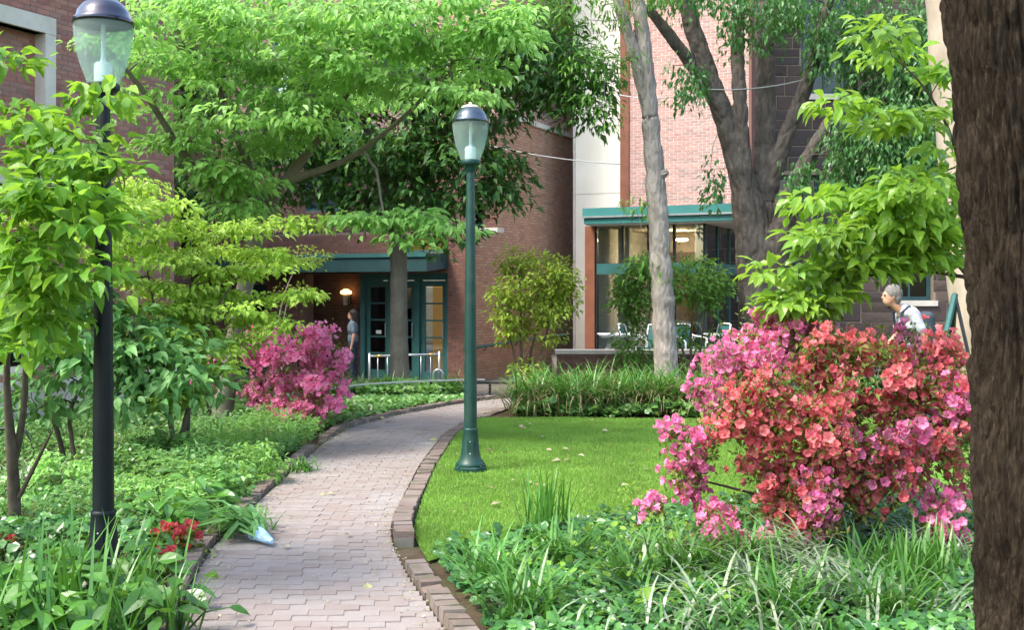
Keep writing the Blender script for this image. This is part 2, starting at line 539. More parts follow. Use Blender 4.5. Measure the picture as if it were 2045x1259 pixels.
# people
MAT['skin'] = solid('skin', [(.45, .23, .15), (.52, .28, .19)], 12, .55)
MAT['skin2'] = solid('skin_light', [(.5, .28, .2), (.56, .33, .24)], 12, .55)
MAT['shirt_white'] = solid('white_shirt', [(.40, .42, .46), (.5, .52, .56)], 9, .85, .6, 18)
MAT['khaki'] = solid('khaki_cloth', [(.25, .22, .16), (.32, .28, .2)], 9, .9, .4, 25)
MAT['navy_cloth'] = solid('navy_cloth', [(.02, .03, .055), (.035, .05, .08)], 9, .8, .4, 25)
MAT['bag'] = solid('backpack_cloth', [(.03, .045, .06), (.05, .07, .09)], 9, .8, .4, 25)
MAT['grey_hair'] = solid('grey_hair', [(.12, .11, .10), (.22, .2, .185)], 40, .7, .6, 120)
MAT['dark_hair'] = solid('dark_hair', [(.012, .008, .006), (.03, .02, .014)], 40, .5, .6, 120)
MAT['blue_cloth'] = solid('pale_blue_cloth', [(.10, .14, .18), (.15, .19, .23)], 9, .85, .3, 25)
MAT['shoe'] = solid('shoe_leather', [(.02, .018, .016), (.035, .03, .026)], 9, .5)
MAT['paper'] = solid('blue_wrap', [(.16, .36, .62), (.50, .66, .78)], 30, .3, .3, 40, .5)
MAT['cable'] = solid('cable_sleeve', [(.35, .36, .36), (.45, .46, .46)], 10, .5)
# ================================================================ SETTING
# ground: one sheet to the horizon, falling 0.4 m towards the buildings
def ground():
    xs = np.concatenate([[-400, -60, -25], np.linspace(-14, 18, 33), [30, 60, 400]])
    ys = np.concatenate([[-200, -20, 0], np.linspace(3, 34, 63), [50, 100, 700]])
    X, Y = np.meshgrid(xs, ys)
    Z = gz(X, Y) + np.where((Y > 3) & (Y < 15), .01 * np.sin(X * 2.3) * np.sin(Y * 1.9), 0) - .01
    n, m = X.shape
    i = np.arange(n - 1)[:, None] * m
    j = np.arange(m - 1)[None]
    F = np.stack([i + j, i + j + 1, i + m + j + 1, i + m + j], -1).reshape(-1, 4)
    o = MB().add(np.stack([X, Y, Z], -1).reshape(-1, 3), F).build('ground', MAT['soil'], smooth=True)
    return tag(o, 'dark mulched garden soil under the beds', kind='structure')
ground()

def resample(pts, n):
    pts = np.asarray(pts, float)
    d = np.concatenate([[0], np.cumsum(np.linalg.norm(np.diff(pts, axis=0), axis=1))])
    t = np.linspace(0, d[-1], n)
    return np.stack([np.interp(t, d, pts[:, k]) for k in range(pts.shape[1])], 1), d[-1]

def smooth_line(pts, n=60):
    p, L = resample(pts, n)
    for _ in range(3):
        p[1:-1] = (p[:-2] + 2 * p[1:-1] + p[2:]) / 4
    return resample(p, n)

PR = np.array([(-.06, 4.3), (-.333, 5.32), (-.59, 6.25), (-.77, 7.05), (-.84, 7.6), (-.86, 8.6), (-.86, 10.3), (-.78, 12.4), (-.58, 13.8), (-.2, 15.0), (.6, 16.2), (2.4, 17.3)])
PL = np.array([(-1.35, 4.3), (-1.60, 5.32), (-1.76, 6.0), (-1.90, 7.0), (-1.95, 8.4), (-1.97, 9.6), (-2.0, 11.5), (-1.93, 12.9), (-1.5, 14.2), (-.9, 15.4), (-.1, 16.7), (1.2, 18.2)])
PRs, LR = smooth_line(PR, 160)
PLs, LL = smooth_line(PL, 160)

BRICK = ([(-.5, -.5, 0), (.5, -.5, 0), (.5, .5, 0), (-.5, .5, 0), (-.493, -.487, 1), (.493, -.487, 1), (.493, .487, 1), (-.493, .487, 1)],
         [(4, 5, 6, 7), (0, 1, 5, 4), (1, 2, 6, 5), (2, 3, 7, 6), (3, 0, 4, 7)])

def path():
    n = 160
    V = [(*PLs[k], gz(*PLs[k]) + .004) for k in range(n)] + [(*PRs[k], gz(*PRs[k]) + .004) for k in range(n)]
    F = [(k, k + n, k + n + 1, k + 1) for k in range(n - 1)]
    p = MB().add(V, F).build('path', MAT['sand'])
    tag(p, 'curved brick path with dusty sand joints', kind='structure')
    rows = int((LR + LL) / 2 / .096)
    L2, _ = resample(PLs, rows)
    R2, _ = resample(PRs, rows)
    mats, locs = [], []
    for k in range(rows - 1):
        a, b = L2[k], R2[k]
        a2, b2 = L2[k + 1], R2[k + 1]
        w = np.linalg.norm(b - a)
        nb = max(3, round(w / .188))
        e = [0] + list((np.arange(nb) + (.5 if k % 2 else 1)) / nb) + ([1] if k % 2 else [])
        for q in range(len(e) - 1):
            s0, s1 = e[q], min(1, e[q + 1])
            if s1 - s0 < .02: continue
            sm = (s0 + s1) / 2
            c = (a + (b - a) * sm + a2 + (b2 - a2) * sm) / 2
            dx = (b - a)
            dy = (a2 + (b2 - a2) * sm) - (a + (b - a) * sm)
            ll, ww = np.linalg.norm(dx) * (s1 - s0) - .003, np.linalg.norm(dy) - .0025
            x = norm(np.array([*dx, 0]))
            y = norm(np.array([*dy, 0]))
            z0 = gz(*c)
            tz = rng.normal(0, .005, 2)
            M3 = np.stack([x * ll + [0, 0, tz[0] * ll], y * max(ww, .03) + [0, 0, tz[1] * ww], [0, 0, .0055 + rng.normal(0, .0014)]], 1)
            mats.append(M3); locs.append((c[0], c[1], z0 + .005))
    mats, locs = np.array(mats), np.array(locs)
    order = np.argsort(np.where(locs[:, 1] > 5.0, locs[:, 1], 99))
    near, far = order[:300], order[300:]
    me = MB().add(*BRICK).mesh('brick', MAT['path_brick'])
    pieces('brick', me, p, mats[near], locs[near])
    MB().inst(BRICK, mats[far], locs[far]).build('far_bricks', MAT['path_brick'], p, kind='stuff')
path()

def kerb(label, line, hfun, width, side, name='kerb', step=.108, skip=None):
    pts, L = smooth_line(line, 200)
    n = int(L / step)
    P, _ = resample(pts, n)
    me = MB().add(*BRICK).mesh('brick', MAT['kerb_brick'])
    k0 = MB()
    mats, locs = [], []
    bed = []
    for k in range(n - 1):
        a, b = P[k], P[k + 1]
        d = norm(b - a)
        nn = np.array([d[1], -d[0]]) * side
        c = (a + b) / 2 + nn * (width / 2 + .012)
        if skip and skip(c): continue
        h = hfun(c[1])
        z0 = gz(*c) - .03
        wob = rng.normal(0, .004, 2)
        x = np.array([*d, 0.0]); y = np.array([*nn, 0.0])
        if side < 0: x = -x
        M3 = np.stack([x * (step - .003 - rng.uniform(0, .006)), y * width * rng.uniform(.93, 1.0) + [0, 0, rng.normal(0, .007)], np.array([wob[0], wob[1], h + .03 + rng.normal(0, .005)])], 1)
        mats.append(M3); locs.append((c[0], c[1], z0))
        bed.append((c, d, nn, h, z0))
    for c, d, nn, h, z0 in bed:
        k0.obox(c - d * step / 2, d, 0, step * 1.02, -width * .44, width * .44, z0, z0 + h * .9)
    o = k0.build(name, MAT['sand'])
    tag(o, label, kind='structure')
    pieces('brick', me, o, mats, locs)

kerb('brick kerb between the path and the lawn', PR[3:], lambda y: (.085 - .065 * float(sst(7.4, 9.2, y))), .135, 1, skip=lambda c: c[1] < 6.62 or c[1] > 15.2)
kerb('lower brick kerb along the ivy bed', PR[:5], lambda y: .055, .12, 1, skip=lambda c: c[1] > 6.52 or c[1] < 4.8)
kerb('brick kerb along the planted bed', PL, lambda y: .06, .105, -1, skip=lambda c: c[1] < 4.8 or 11.2 < c[1] < 11.9 or c[1] > 16.6)

def inpoly(P, poly):
    x, y = P[:, 0], P[:, 1]
    r = np.zeros(len(P), bool)
    n = len(poly)
    for i in range(n):
        x0, y0 = poly[i]; x1, y1 = poly[(i + 1) % n]
        c = ((y0 > y) != (y1 > y)) & (x < (x1 - x0) * (y - y0) / (y1 - y0 + 1e-12) + x0)
        r ^= c
    return r

def off_line(line, d):
    t = norm(np.gradient(line, axis=0))
    return line + np.stack([t[:, 1], -t[:, 0]], 1) * d

edge = off_line(PRs, .165)
edge = edge[(edge[:, 1] > 6.6) & (edge[:, 1] < 14.0)]
LAWN = [tuple(q) for q in edge] + [(.6, 13.95), (2.2, 13.8), (4.4, 13.9), (6.2, 13.0), (6.2, 8.0), (2.2, 8.6), (1.2, 8.3), (.45, 7.6), (-.05, 7.1), (-.4, 6.75)]
def lawn():
    V = [(x, y, .012) for x, y in LAWN]
    o = MB().add(V, [tuple(range(len(V)))]).build('lawn', solid('lawn_ground', [(.08, .17, .025), (.11, .22, .035)], 7, .95, .3, 60, .1))
    tag(o, 'even green lawn beside the path', kind='structure')
    P = np.stack([rng.uniform(-1, 6.2, 560000), rng.uniform(6.5, 14.1, 560000)], 1)
    P = P[inpoly(P, LAWN)]
    px, py = pix(np.c_[P, np.zeros(len(P))])
    P = P[(px < 1750) & (py < 1180)]
    keep = rng.random(len(P)) < np.clip(1.25 - P[:, 1] * .035, .3, 1)
    P = P[keep][:230000]
    n = len(P)
    a = rng.uniform(0, 2 * math.pi, n)
    lean = rng.uniform(0, 2 * math.pi, n)
    clump = .5 + .5 * vnoise(np.c_[P, np.zeros(n)], 2.5, 3)
    h = rng.uniform(.018, .034, n) * (.8 + .5 * clump)
    w = rng.uniform(.003, .006, n)
    B = np.c_[P, np.full(n, .01)]
    s = np.c_[np.cos(a), np.sin(a), np.zeros(n)] * w[:, None]
    T = B + np.c_[np.cos(lean) * h * .55, np.sin(lean) * h * .55, h]
    V = np.stack([B - s, B + s, T], 1).reshape(-1, 3)
    F = np.arange(3 * n).reshape(-1, 3)
    g = MB().add(V, F).build('grass', MAT['grass'])
    tag(g, 'short mown grass blades of the lawn', 'grass', kind='stuff')
lawn()

# paving beyond the beds, at the foot of the buildings
def rear_paving():
    xs = np.linspace(-10, 16, 27); ys = np.linspace(18.4, 40, 30)
    X, Y = np.meshgrid(xs, ys)
    Z = gz(X, Y) + .002
    n, m = X.shape
    i = np.arange(n - 1)[:, None] * m; j = np.arange(m - 1)[None]
    F = np.stack([i + j, i + j + 1, i + m + j + 1, i + m + j], -1).reshape(-1, 4)
    o = MB().add(np.stack([X, Y, Z], -1).reshape(-1, 3), F).build('pavement', MAT['paving'])
    tag(o, 'grey paving in front of the building entrance', kind='structure')
rear_paving()

# ---------------------------------------------------------------- walls
U = np.array([.902, -.432]); U = U / np.linalg.norm(U)
Vd = np.array([-U[1], U[0]])          # runs away to the right
BR = ([(0, 0, 0), (1, 0, 0), (1, 0, 1), (0, 0, 1), (.0, 1, .0), (1, 1, .0), (1, 1, 1), (.0, 1, 1)],
      [(7, 6, 5, 4), (0, 4, 5, 1), (1, 5, 6, 2), (2, 6, 7, 3), (3, 7, 4, 0)])

def holes_cells(s0, s1, z0, z1, holes):
    S = sorted({s0, s1, *[min(max(h[k], s0), s1) for h in holes for k in (0, 1)]})
    Z = sorted({z0, z1, *[min(max(h[k], z0), z1) for h in holes for k in (2, 3)]})
    for a, b in zip(S[:-1], S[1:]):
        for c, d in zip(Z[:-1], Z[1:]):
            sm, zm = (a + b) / 2, (c + d) / 2
            if not any(h[0] < sm < h[1] and h[2] < zm < h[3] for h in holes):
                yield a, b, c, d

def brick_wall(parent, o, d, s0, s1, z0, z1, brick, mortar, holes=(), focus=None, npart=300, thick=.3, name='wall', blen=.203, course=.0677, joint=.011, joined=True):
    w = MB()
    for a, b, c, e in holes_cells(s0, s1, z0, z1, holes):
        w.obox(o, d, a, b, -thick, 0, c, e)
    wall = w.build(name, MAT[mortar], parent)
    d = np.asarray(d); nrm = np.array([d[1], -d[0]])
    mats, locs, cen = [], [], []
    nr = int((z1 - z0) / course)
    for r in range(nr):
        zz = z0 + r * course
        s = s0 - (.5 * blen if r % 2 else 0)
        while s < s1 - .02:
            a, b = max(s, s0), min(s + blen, s1)
            s += blen
            segs = [(a, b)]
            for h in holes:
                if h[2] - course < zz < h[3]:
                    ns = []
                    for q0, q1 in segs:
                        if h[1] <= q0 or h[0] >= q1: ns.append((q0, q1)); continue
                        if h[0] > q0: ns.append((q0, h[0]))
                        if h[1] < q1: ns.append((h[1], q1))
                    segs = ns
            for q0, q1 in segs:
                if q1 - q0 < .03: continue
                p = np.asarray(o[:2]) + d * (q0 + joint / 2)
                pr = .007 + rng.uniform(-.0015, .002)
                M3 = np.stack([[*(d * (q1 - q0 - joint)), 0], [*(nrm * pr), 0], [0, 0, course - joint]], 1)
                mats.append(M3); locs.append((p[0], p[1], zz + joint / 2))
                cen.append((*(p + d * (q1 - q0) / 2), zz + course / 2))
    mats, locs, cen = np.array(mats), np.array(locs), np.array(cen)
    px, py = pix(cen)
    if focus is not None:
        ins = (px > focus[0]) & (px < focus[2]) & (py > focus[1]) & (py < focus[3])
        dist = np.hypot(px - (focus[0] + focus[2]) / 2, py - (focus[1] + focus[3]) / 2) + np.where(ins, 0, 1e5)
        od = np.argsort(dist)
        sel = od[:npart][ins[od[:npart]]]
    else:
        sel = np.array([], int)
    rest = np.setdiff1d(np.arange(len(cen)), sel)
    vis = rest[(px[rest] > -250) & (px[rest] < 2300) & (py[rest] > -250)]
    if len(sel):
        me = MB().add(*BR).mesh('brick', MAT[brick])
        pieces('brick', me, wall, mats[sel], locs[sel])
    if len(vis):
        MB().inst(BR, mats[vis], locs[vis]).build('bricks', MAT[brick], wall, kind='stuff')
    return wall

def window(parent, o, d, s0, s1, z0, z1, frame, glass, cols=2, rows=2, t=-.12, fw=.06, name='window', back=None):
    f = MB()
    f.obox(o, d, s0, s0 + fw, t - .04, t + .04, z0, z1)
    f.obox(o, d, s1 - fw, s1, t - .04, t + .04, z0, z1)
    f.obox(o, d, s0 + fw, s1 - fw, t - .04, t + .04, z0, z0 + fw)
    f.obox(o, d, s0 + fw, s1 - fw, t - .04, t + .04, z1 - fw, z1)
    wdw = f.build(name, MAT[frame], parent)
    W0, H0 = s1 - s0 - 2 * fw, z1 - z0 - 2 * fw
    mw = fw * .45
    for c in range(1, cols):
        q = s0 + fw + W0 * c / cols
        MB().obox(o, d, q - mw / 2, q + mw / 2, t - .03, t + .03, z0 + fw, z1 - fw).build('muntin', MAT[frame], wdw)
    for r in range(1, rows):
        q = z0 + fw + H0 * r / rows
        MB().obox(o, d, s0 + fw, s1 - fw, t - .027, t + .027, q - mw / 2, q + mw / 2).build('muntin', MAT[frame], wdw)
    for c in range(cols):
        for r in range(rows):
            a, b = s0 + fw + W0 * c / cols, s0 + fw + W0 * (c + 1) / cols
            e, g = z0 + fw + H0 * r / rows, z0 + fw + H0 * (r + 1) / rows
            MB().obox(o, d, a + .002, b - .002, t - .008, t - .002, e + .002, g - .002).build('pane', MAT[glass], wdw)
    if back:
        MB().obox(o, d, s0 + .01, s1 - .01, t - .18, t - .16, z0 + .01, z1 - .01).build('blind', MAT[back], wdw)
    return wdw

# ---- left brick building (wall A), running away along Vd
A0 = np.array([-13.12 + .478 * 7.0, 7.0])
def left_building():
    b = thing('brick_building', 'red brick building with grey stone base at the left edge of the garden', 'building', (A0[0], A0[1], 0))
    Lw = 10.75
    hol = [(5.6, 8.35, 3.1, 5.02), (6.5, 8.2, .55, 1.35)]
    brick_wall(b, A0, Vd, 0, Lw, .46, 6.4, 'red_brick', 'mortar_mid', hol, (0, 0, 350, 420), 300)
    m = MB(); m.obox(A0, Vd, 0, Lw, -.3, .06, -.1, .36); m.build('stone_base', MAT['limestone'], b)
    m = MB(); m.obox(A0, Vd, 0, Lw + .02, -.3, .10, .36, .458); m.build('water_table', MAT['limestone'], b)
    # recessed brick panel with a stone surround
    pn = MB(); pn.obox(A0, Vd, 5.6, 8.35, -.28, -.16, 3.1, 5.02); pan = pn.build('recessed_panel', MAT['mortar_mid'], b)
    mats, locs = [], []
    for r in range(28):
        s = 5.6 - (.1 if r % 2 else 0)
        while s < 8.34:
            a, e = max(5.6, s), min(8.35, s + .203); s += .203
            if e - a < .03: continue
            nrm = np.array([Vd[1], -Vd[0]])
            p = A0 + Vd * (a + .005) - nrm * .16
            mats.append(np.stack([[*(Vd * (e - a - .011)), 0], [*(nrm * .007), 0], [0, 0, .057]], 1)); locs.append((p[0], p[1], 3.12 + r * .0677))
    MB().inst(BR, np.array(mats), np.array(locs)).build('bricks', MAT['red_brick'], pan, kind='stuff')
    for nm, bx in (('lintel', (5.45, 8.5, -.155, .05, 5.02, 5.24)), ('sill', (5.45, 8.5, -.155, .07, 2.98, 3.1)), ('jamb', (5.45, 5.62, -.155, .045, 3.1, 5.02)), ('jamb', (8.33, 8.5, -.155, .045, 3.1, 5.02))):
        m = MB(); m.obox(A0, Vd, *bx); m.build(nm, MAT['limestone'], b)
    window(b, A0, Vd, 6.5, 8.2, .55, 1.35, 'cream', 'pane_dark', 3, 1, -.14, .09, back='interior_dark')
    m = MB(); m.obox(A0, Vd, Lw, Lw + .01, -6, 0, -.1, 6.4); m.build('end_wall', MAT['mortar_mid'], b)
    m = MB(); m.obox(A0, Vd, 0, Lw, -6, -.31, 6.25, 6.45); m.build('roof', MAT['limestone'], b)
left_building()

# ---- entrance building: lower block (B), right side wall (C), set-back upper storey
K = np.array([-1.0, 24.0])
K2 = K + Vd * 1.527
def entrance_building():
    gl = -.42
    b = thing('entrance_building', 'brick building with teal entrance doors under a canopy', 'building', (K[0], K[1], gl))
    dl = -U
    # facade of the lower block: s runs along U from KL to K
    LB = 17.0
    KL = K - U * LB
    s_of = lambda t: LB - t
    door = (s_of(2.78), s_of(.46), gl, 1.99)
    amber = (s_of(1.5), s_of(.5), 2.46, 2.84)
    left = (s_of(6.3), s_of(5.4), gl, 1.75)
    recess = (s_of(4.25), s_of(2.78), gl, 1.99)
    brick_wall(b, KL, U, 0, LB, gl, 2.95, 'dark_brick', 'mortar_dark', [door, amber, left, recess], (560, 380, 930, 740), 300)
    # side wall C
    brick_wall(b, K, Vd, 0.002, 1.527, gl, 2.95, 'brown_brick', 'mortar_dark', (), (925, 420, 1010, 760), 60, name='side_wall')
    win = (2.35, 4.15, 6.55, 8.15)
    pan = (1.9, 6.1, 5.70, 13.5)
    brick_wall(b, K, Vd, 1.527, 9.0, gl, 13.5, 'brown_brick', 'mortar_dark', [pan], (990, 250, 1160, 700), 240, name='side_wall')
    P2 = K - np.array([Vd[1], -Vd[0]]) * .10
    brick_wall(b, P2, Vd, 1.9, 6.1, 5.78, 13.5, 'pale_brick', 'mortar_light', [win, (4.6, 5.6, 8.9, 10.6)], (700, 0, 1150, 260), 100, thick=.18, name='upper_panel')
    m = MB(); m.obox(K, Vd, 1.92, 6.12, -.2, .06, 5.66, 5.78); m.build('sill', MAT['limestone'], b)
    window(b, P2, Vd, *win, 'teal', 'pane', 2, 2, -.08, .07, back='blue_back')
    window(b, P2, Vd, 4.6, 5.6, 8.9, 10.6, 'teal', 'pane', 2, 2, -.08, .07, back='blue_back')
    # upper storey facing the garden
    KU = K2 - U * 17.0
    uw = (17.0 - .68, 17.0 - .36, 3.1, 3.72)
    upw = [(17.0 - 3.6, 17.0 - 2.2, 6.3, 8.2), (17.0 - 6.4, 17.0 - 5.0, 6.3, 8.2), (17.0 - 5.4, 17.0 - 4.2, 3.6, 5.2)]
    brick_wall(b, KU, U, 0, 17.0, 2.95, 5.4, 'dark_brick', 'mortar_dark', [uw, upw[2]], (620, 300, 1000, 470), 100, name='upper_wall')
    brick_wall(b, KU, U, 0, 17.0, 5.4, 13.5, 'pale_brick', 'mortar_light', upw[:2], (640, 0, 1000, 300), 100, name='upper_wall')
    window(b, KU, U, *uw, 'teal_dark', 'pane_dark', 1, 2, back='interior_dark')
    for q in upw:
        window(b, KU, U, *q, 'teal', 'pane', 2, 2, back='blue_back')
    m = MB(); m.obox(K2, U, -.45, .03, -.3, .05, 2.95, 3.06); m.build('ledge', MAT['limestone'], b)
    # flat roof of the lower block
    m = MB(); V = [(*KL, 2.95), (*K, 2.95), (*(K + Vd * 1.52), 2.95), (*(KL + Vd * 1.52), 2.95)]
    m.add([*V, *[(x, y, 2.98) for x, y, _ in V]], [(0, 1, 2, 3), (4, 5, 6, 7), (0, 1, 5, 4), (1, 2, 6, 5), (2, 3, 7, 6), (3, 0, 4, 7)])
    m.build('roof', MAT['black_metal'], b)
    window(b, KL, U, *amber, 'teal', 'pane', 1, 1, -.1, .05, back='amber')
    # canopy: sloping slab; a lighter teal strip paints the light on its top edge
    m = MB()
    s0, s1 = s_of(6.9), s_of(.44)
    nr = np.array([U[1], -U[0]])
    def q(s, t, z): p = KL + U * s + nr * t; return (p[0], p[1], z)
    pr = [(0.003, 2.10), (.95, 2.02), (.95, 2.30), (.88, 2.40), (.003, 2.44)]
    m.add([q(s0, t, z - .0) for t, z in pr] + [q(s1, t, z) for t, z in pr], [(0, 1, 2, 3, 4), (9, 8, 7, 6, 5), (0, 5, 6, 1), (1, 6, 7, 2), (2, 7, 8, 3), (3, 8, 9, 4), (4, 9, 5, 0)])
    c = m.build('canopy', MAT['teal_dark'], b)
    m = MB(); m.obox(KL, U, s0, s1, .9, .985, 2.33, 2.42); m.build('lit_edge_strip', MAT['teal'], c)
    # entrance screen with three glazed door leaves
    scr = MB()
    a, e = s_of(2.78), s_of(.46)
    scr.obox(KL, U, a, e, -.22, -.08, 1.84, 1.99)
    posts = [a, s_of(1.98), s_of(1.28), e]
    for i, pz in enumerate(posts):
        w0, w1 = (pz, pz + .12) if i == 0 else ((pz - .09, pz) if i == 3 else (pz - .06, pz + .06))
        scr.obox(KL, U, w0, w1, -.24, -.06, gl, 1.84)
    sc = scr.build('door_frame', MAT['teal'], b)
    leafs = [(posts[0] + .13, posts[1] - .07), (posts[1] + .07, posts[2] - .07), (posts[2] + .07, posts[3] - .1)]
    for i, (l0, l1) in enumerate(leafs):
        dm = MB()
        st = .10
        dm.obox(KL, U, l0, l0 + st, -.19, -.13, gl + .01, 1.83)
        dm.obox(KL, U, l1 - st, l1, -.19, -.13, gl + .01, 1.83)
        dm.obox(KL, U, l0 + st, l1 - st, -.19, -.13, 1.70, 1.83)
        dm.obox(KL, U, l0 + st, l1 - st, -.19, -.13, gl + .01, gl + .22)
        for k in range(1, 5):
            zz = gl + .22 + (1.70 - gl - .22) * k / 5
            dm.obox(KL, U, l0 + st, l1 - st, -.185, -.135, zz - .02, zz + .02)
        dr = dm.build('door', MAT['teal'], b)
        hh = (1.70 - gl - .22) / 5
        for k in range(5):
            z0 = gl + .22 + hh * k
            MB().obox(KL, U, l0 + st + .002, l1 - st - .002, -.165, -.158, z0 + .022, z0 + hh - .022).build('pane', MAT['pane_dark'] if i < 2 else MAT['pane'], dr)
        MB().tube([q(l1 - .06, -.09, .55), q(l1 - .06, -.07, .58), q(l1 - .06, -.07, .85), q(l1 - .06, -.09, .88)], .012, 6).build('handle', MAT['steel'], dr)
        MB().obox(KL, U, l0 + st, l1 - st, -.5, -.48, gl, 1.72).build('inner_blind', MAT['amber'] if i == 2 else MAT['brown_door'], dr)
    m = MB(); p = leafs[0]
    m.obox(KL, U, p[0] + .24, p[0] + .38, -.157, -.152, .62, .70); m.build('notice', MAT['white_part'], b)
    # brick-lined recess beside the doors
    ra, re = recess[0], recess[1]
    O2 = KL - nr * .9
    brick_wall(b, O2, U, ra - 2.0, re, gl, 2.1, 'dark_brick', 'mortar_dark', (), (600, 540, 720, 740), 80, thick=.1, name='recess_wall')
    m = MB(); m.obox(KL, U, re - .02, re + .1, -.9, -.25, gl, 1.99); m.build('recess_reveal', MAT['teal_dark'], b)
    m = MB(); m.obox(KL, U, ra - .1, re, -.9, 0, 2.0, 2.1); m.build('recess_ceiling', MAT['interior_dark'], b)
    dm = MB(); dm.obox(KL, U, left[0], left[1], -.16, -.1, gl, 1.75); dd = dm.build('side_door', MAT['teal_dark'], b)
    MB().obox(KL, U, left[0] + .15, left[1] - .15, -.099, -.09, .2, 1.5).build('pane', MAT['pane_dark'], dd)
    # added left wing behind the trees, made tall to shade the entrance front
    WG = K - U * 6.95 - Vd * 8.2
    wh = [(5.2, 6.3, 2.4, 4.0), (7.0, 7.9, 2.4, 4.0), (5.2, 6.3, 5.6, 7.4), (7.0, 7.9, 5.6, 7.4)]
    brick_wall(b, WG, Vd, 0, 8.2, gl, 18.0, 'dark_brick', 'mortar_dark', wh, name='shade_wing_wall')
    for q4 in wh:
        window(b, WG, Vd, *q4, 'teal_dark', 'pane_dark', 2, 2, back='interior_dark')
    m = MB(); m.obox(WG, Vd, 0, 8.2, -6, -.31, 17.7, 17.9); m.build('shade_wing_roof', MAT['black_metal'], b)
    m = MB(); m.obox(WG, Vd, -.05, -.002, -6, 0, gl, 17.9); m.build('shade_wing_end', MAT['dark_brick'], b)
    # handrail on the side wall
    nr2 = np.array([Vd[1], -Vd[0]])
    def qc(s, t, z): p = K + Vd * s + nr2 * t; return (p[0], p[1], z)
    hr = MB().tube([qc(.25, .02, .36), qc(.28, .09, .36), qc(3, .09, .42), qc(5.6, .09, .46), qc(5.63, .02, .46)], .024, 8).build('handrail', MAT['teal'], b, smooth=True)
    for s in (.8, 2.4, 4.0, 5.3):
        z = .36 + .0185 * s
        MB().tube([qc(s, .0, z - .10), qc(s, .08, z - .09), qc(s, .09, z)], .012, 6).build('bracket', MAT['teal_dark'], hr)
    m = MB(); V = []
    # closing roof and back so that nothing is open from the side
    a, c, d2, e = KU, K2, K2 + Vd * 7.4, KU + Vd * 7.4
    m.add([(*a, 13.45), (*c, 13.45), (*d2, 13.45), (*e, 13.45)], [(0, 1, 2, 3)]); m.build('top_roof', MAT['black_metal'], b)
    # wall lantern
    wl = KL - nr * .9 + U * (s_of(3.63)) + nr * .02
    lt = thing('wall_lantern', 'lit brass-topped wall lantern under the teal canopy', 'lantern', (wl[0], wl[1], 1.25))
    def ql(s, t, z): p = wl + U * s + nr * t; return (p[0], p[1], z)
    m = MB(); m.obox(wl, U, -.05, .05, 0, .02, 1.3, 1.6); m.build('back_plate', MAT['black_metal'], lt)
    m = MB(); m.lathe((*(wl + nr * .14), 1.52), [(.001, .13), (.05, .12), (.13, .07), (.14, .03), (.11, .0)], 14); m.build('cap', MAT['warm_lamp'], lt, smooth=True)
    m = MB(); m.lathe((*(wl + nr * .14), 1.25), [(.06, .0), (.09, .04), (.10, .27), (.001, .272)], 12); m.build('glass', MAT['cap_cream'], lt)
    m = MB(); m.tube([ql(0, .01, 1.6), ql(0, .08, 1.7), ql(0, .14, 1.65)], .012, 6); m.build('arm', MAT['black_metal'], lt)
    for k in range(4):
        a = math.pi / 4 + k * math.pi / 2
        c = wl + nr * .14
        MB().tube([(c[0] + .095 * math.cos(a), c[1] + .095 * math.sin(a), 1.25), (c[0] + .11 * math.cos(a), c[1] + .11 * math.sin(a), 1.53)], .008, 5).build('bar', MAT['black_metal'], lt)
MAT['blue_back'] = solid('pale_blue_blind', [(.35, .5, .6), (.5, .62, .68)], 2, .6)
entrance_building()

# ---- tall brick block with cream panel (D, E)
D0 = np.array([1.6, 27.6])
def tall_building():
    b = thing('tall_brick_block', 'pink brick block with a tall cream panel and rust-red strip', 'building', (D0[0], D0[1], -.42))
    for z0, z1 in ((-.42, 4.0), (4.02, 8.0), (8.02, 13.5)):
        m = MB(); m.obox(D0, U, 0, 1.19, -.4, 0, z0, z1); m.build('cream_panel', MAT['cream'], b)
    m = MB(); m.obox(D0, U, 0, 1.19, -.4, -.01, -.42, 13.5); m.build('panel_joint', MAT['limestone'], b)
    m = MB(); m.obox(D0, U, -.06, 0, -1.5, .04, -.42, 13.5); m.build('edge_strip', MAT['limestone'], b)
    m = MB(); m.obox(D0, U, 1.192, 1.415, -.4, .05, -.42, 13.5); m.build('downpipe_strip', MAT['rust'], b)
    brick_wall(b, D0, U, 1.42, 4.35, -.42, 13.5, 'pale_brick', 'mortar_light', (), (1255, 0, 1460, 412), 300, joint=.015)
    m = MB(); m.obox(D0, U, -.05, 4.35, -6.0, -.41, 13.3, 13.45); m.build('roof', MAT['limestone'], b)
    m = MB(); m.obox(D0, U, 4.35, 4.42, -6.0, -.0, -.42, 13.4); m.build('end_wall', MAT['dark_brick'], b)
    m = MB(); m.obox(D0, U, 3.62, 3.72, .008, .09, 3.62, 3.86); m.build('wall_speaker', MAT['black_metal'], b)
tall_building()

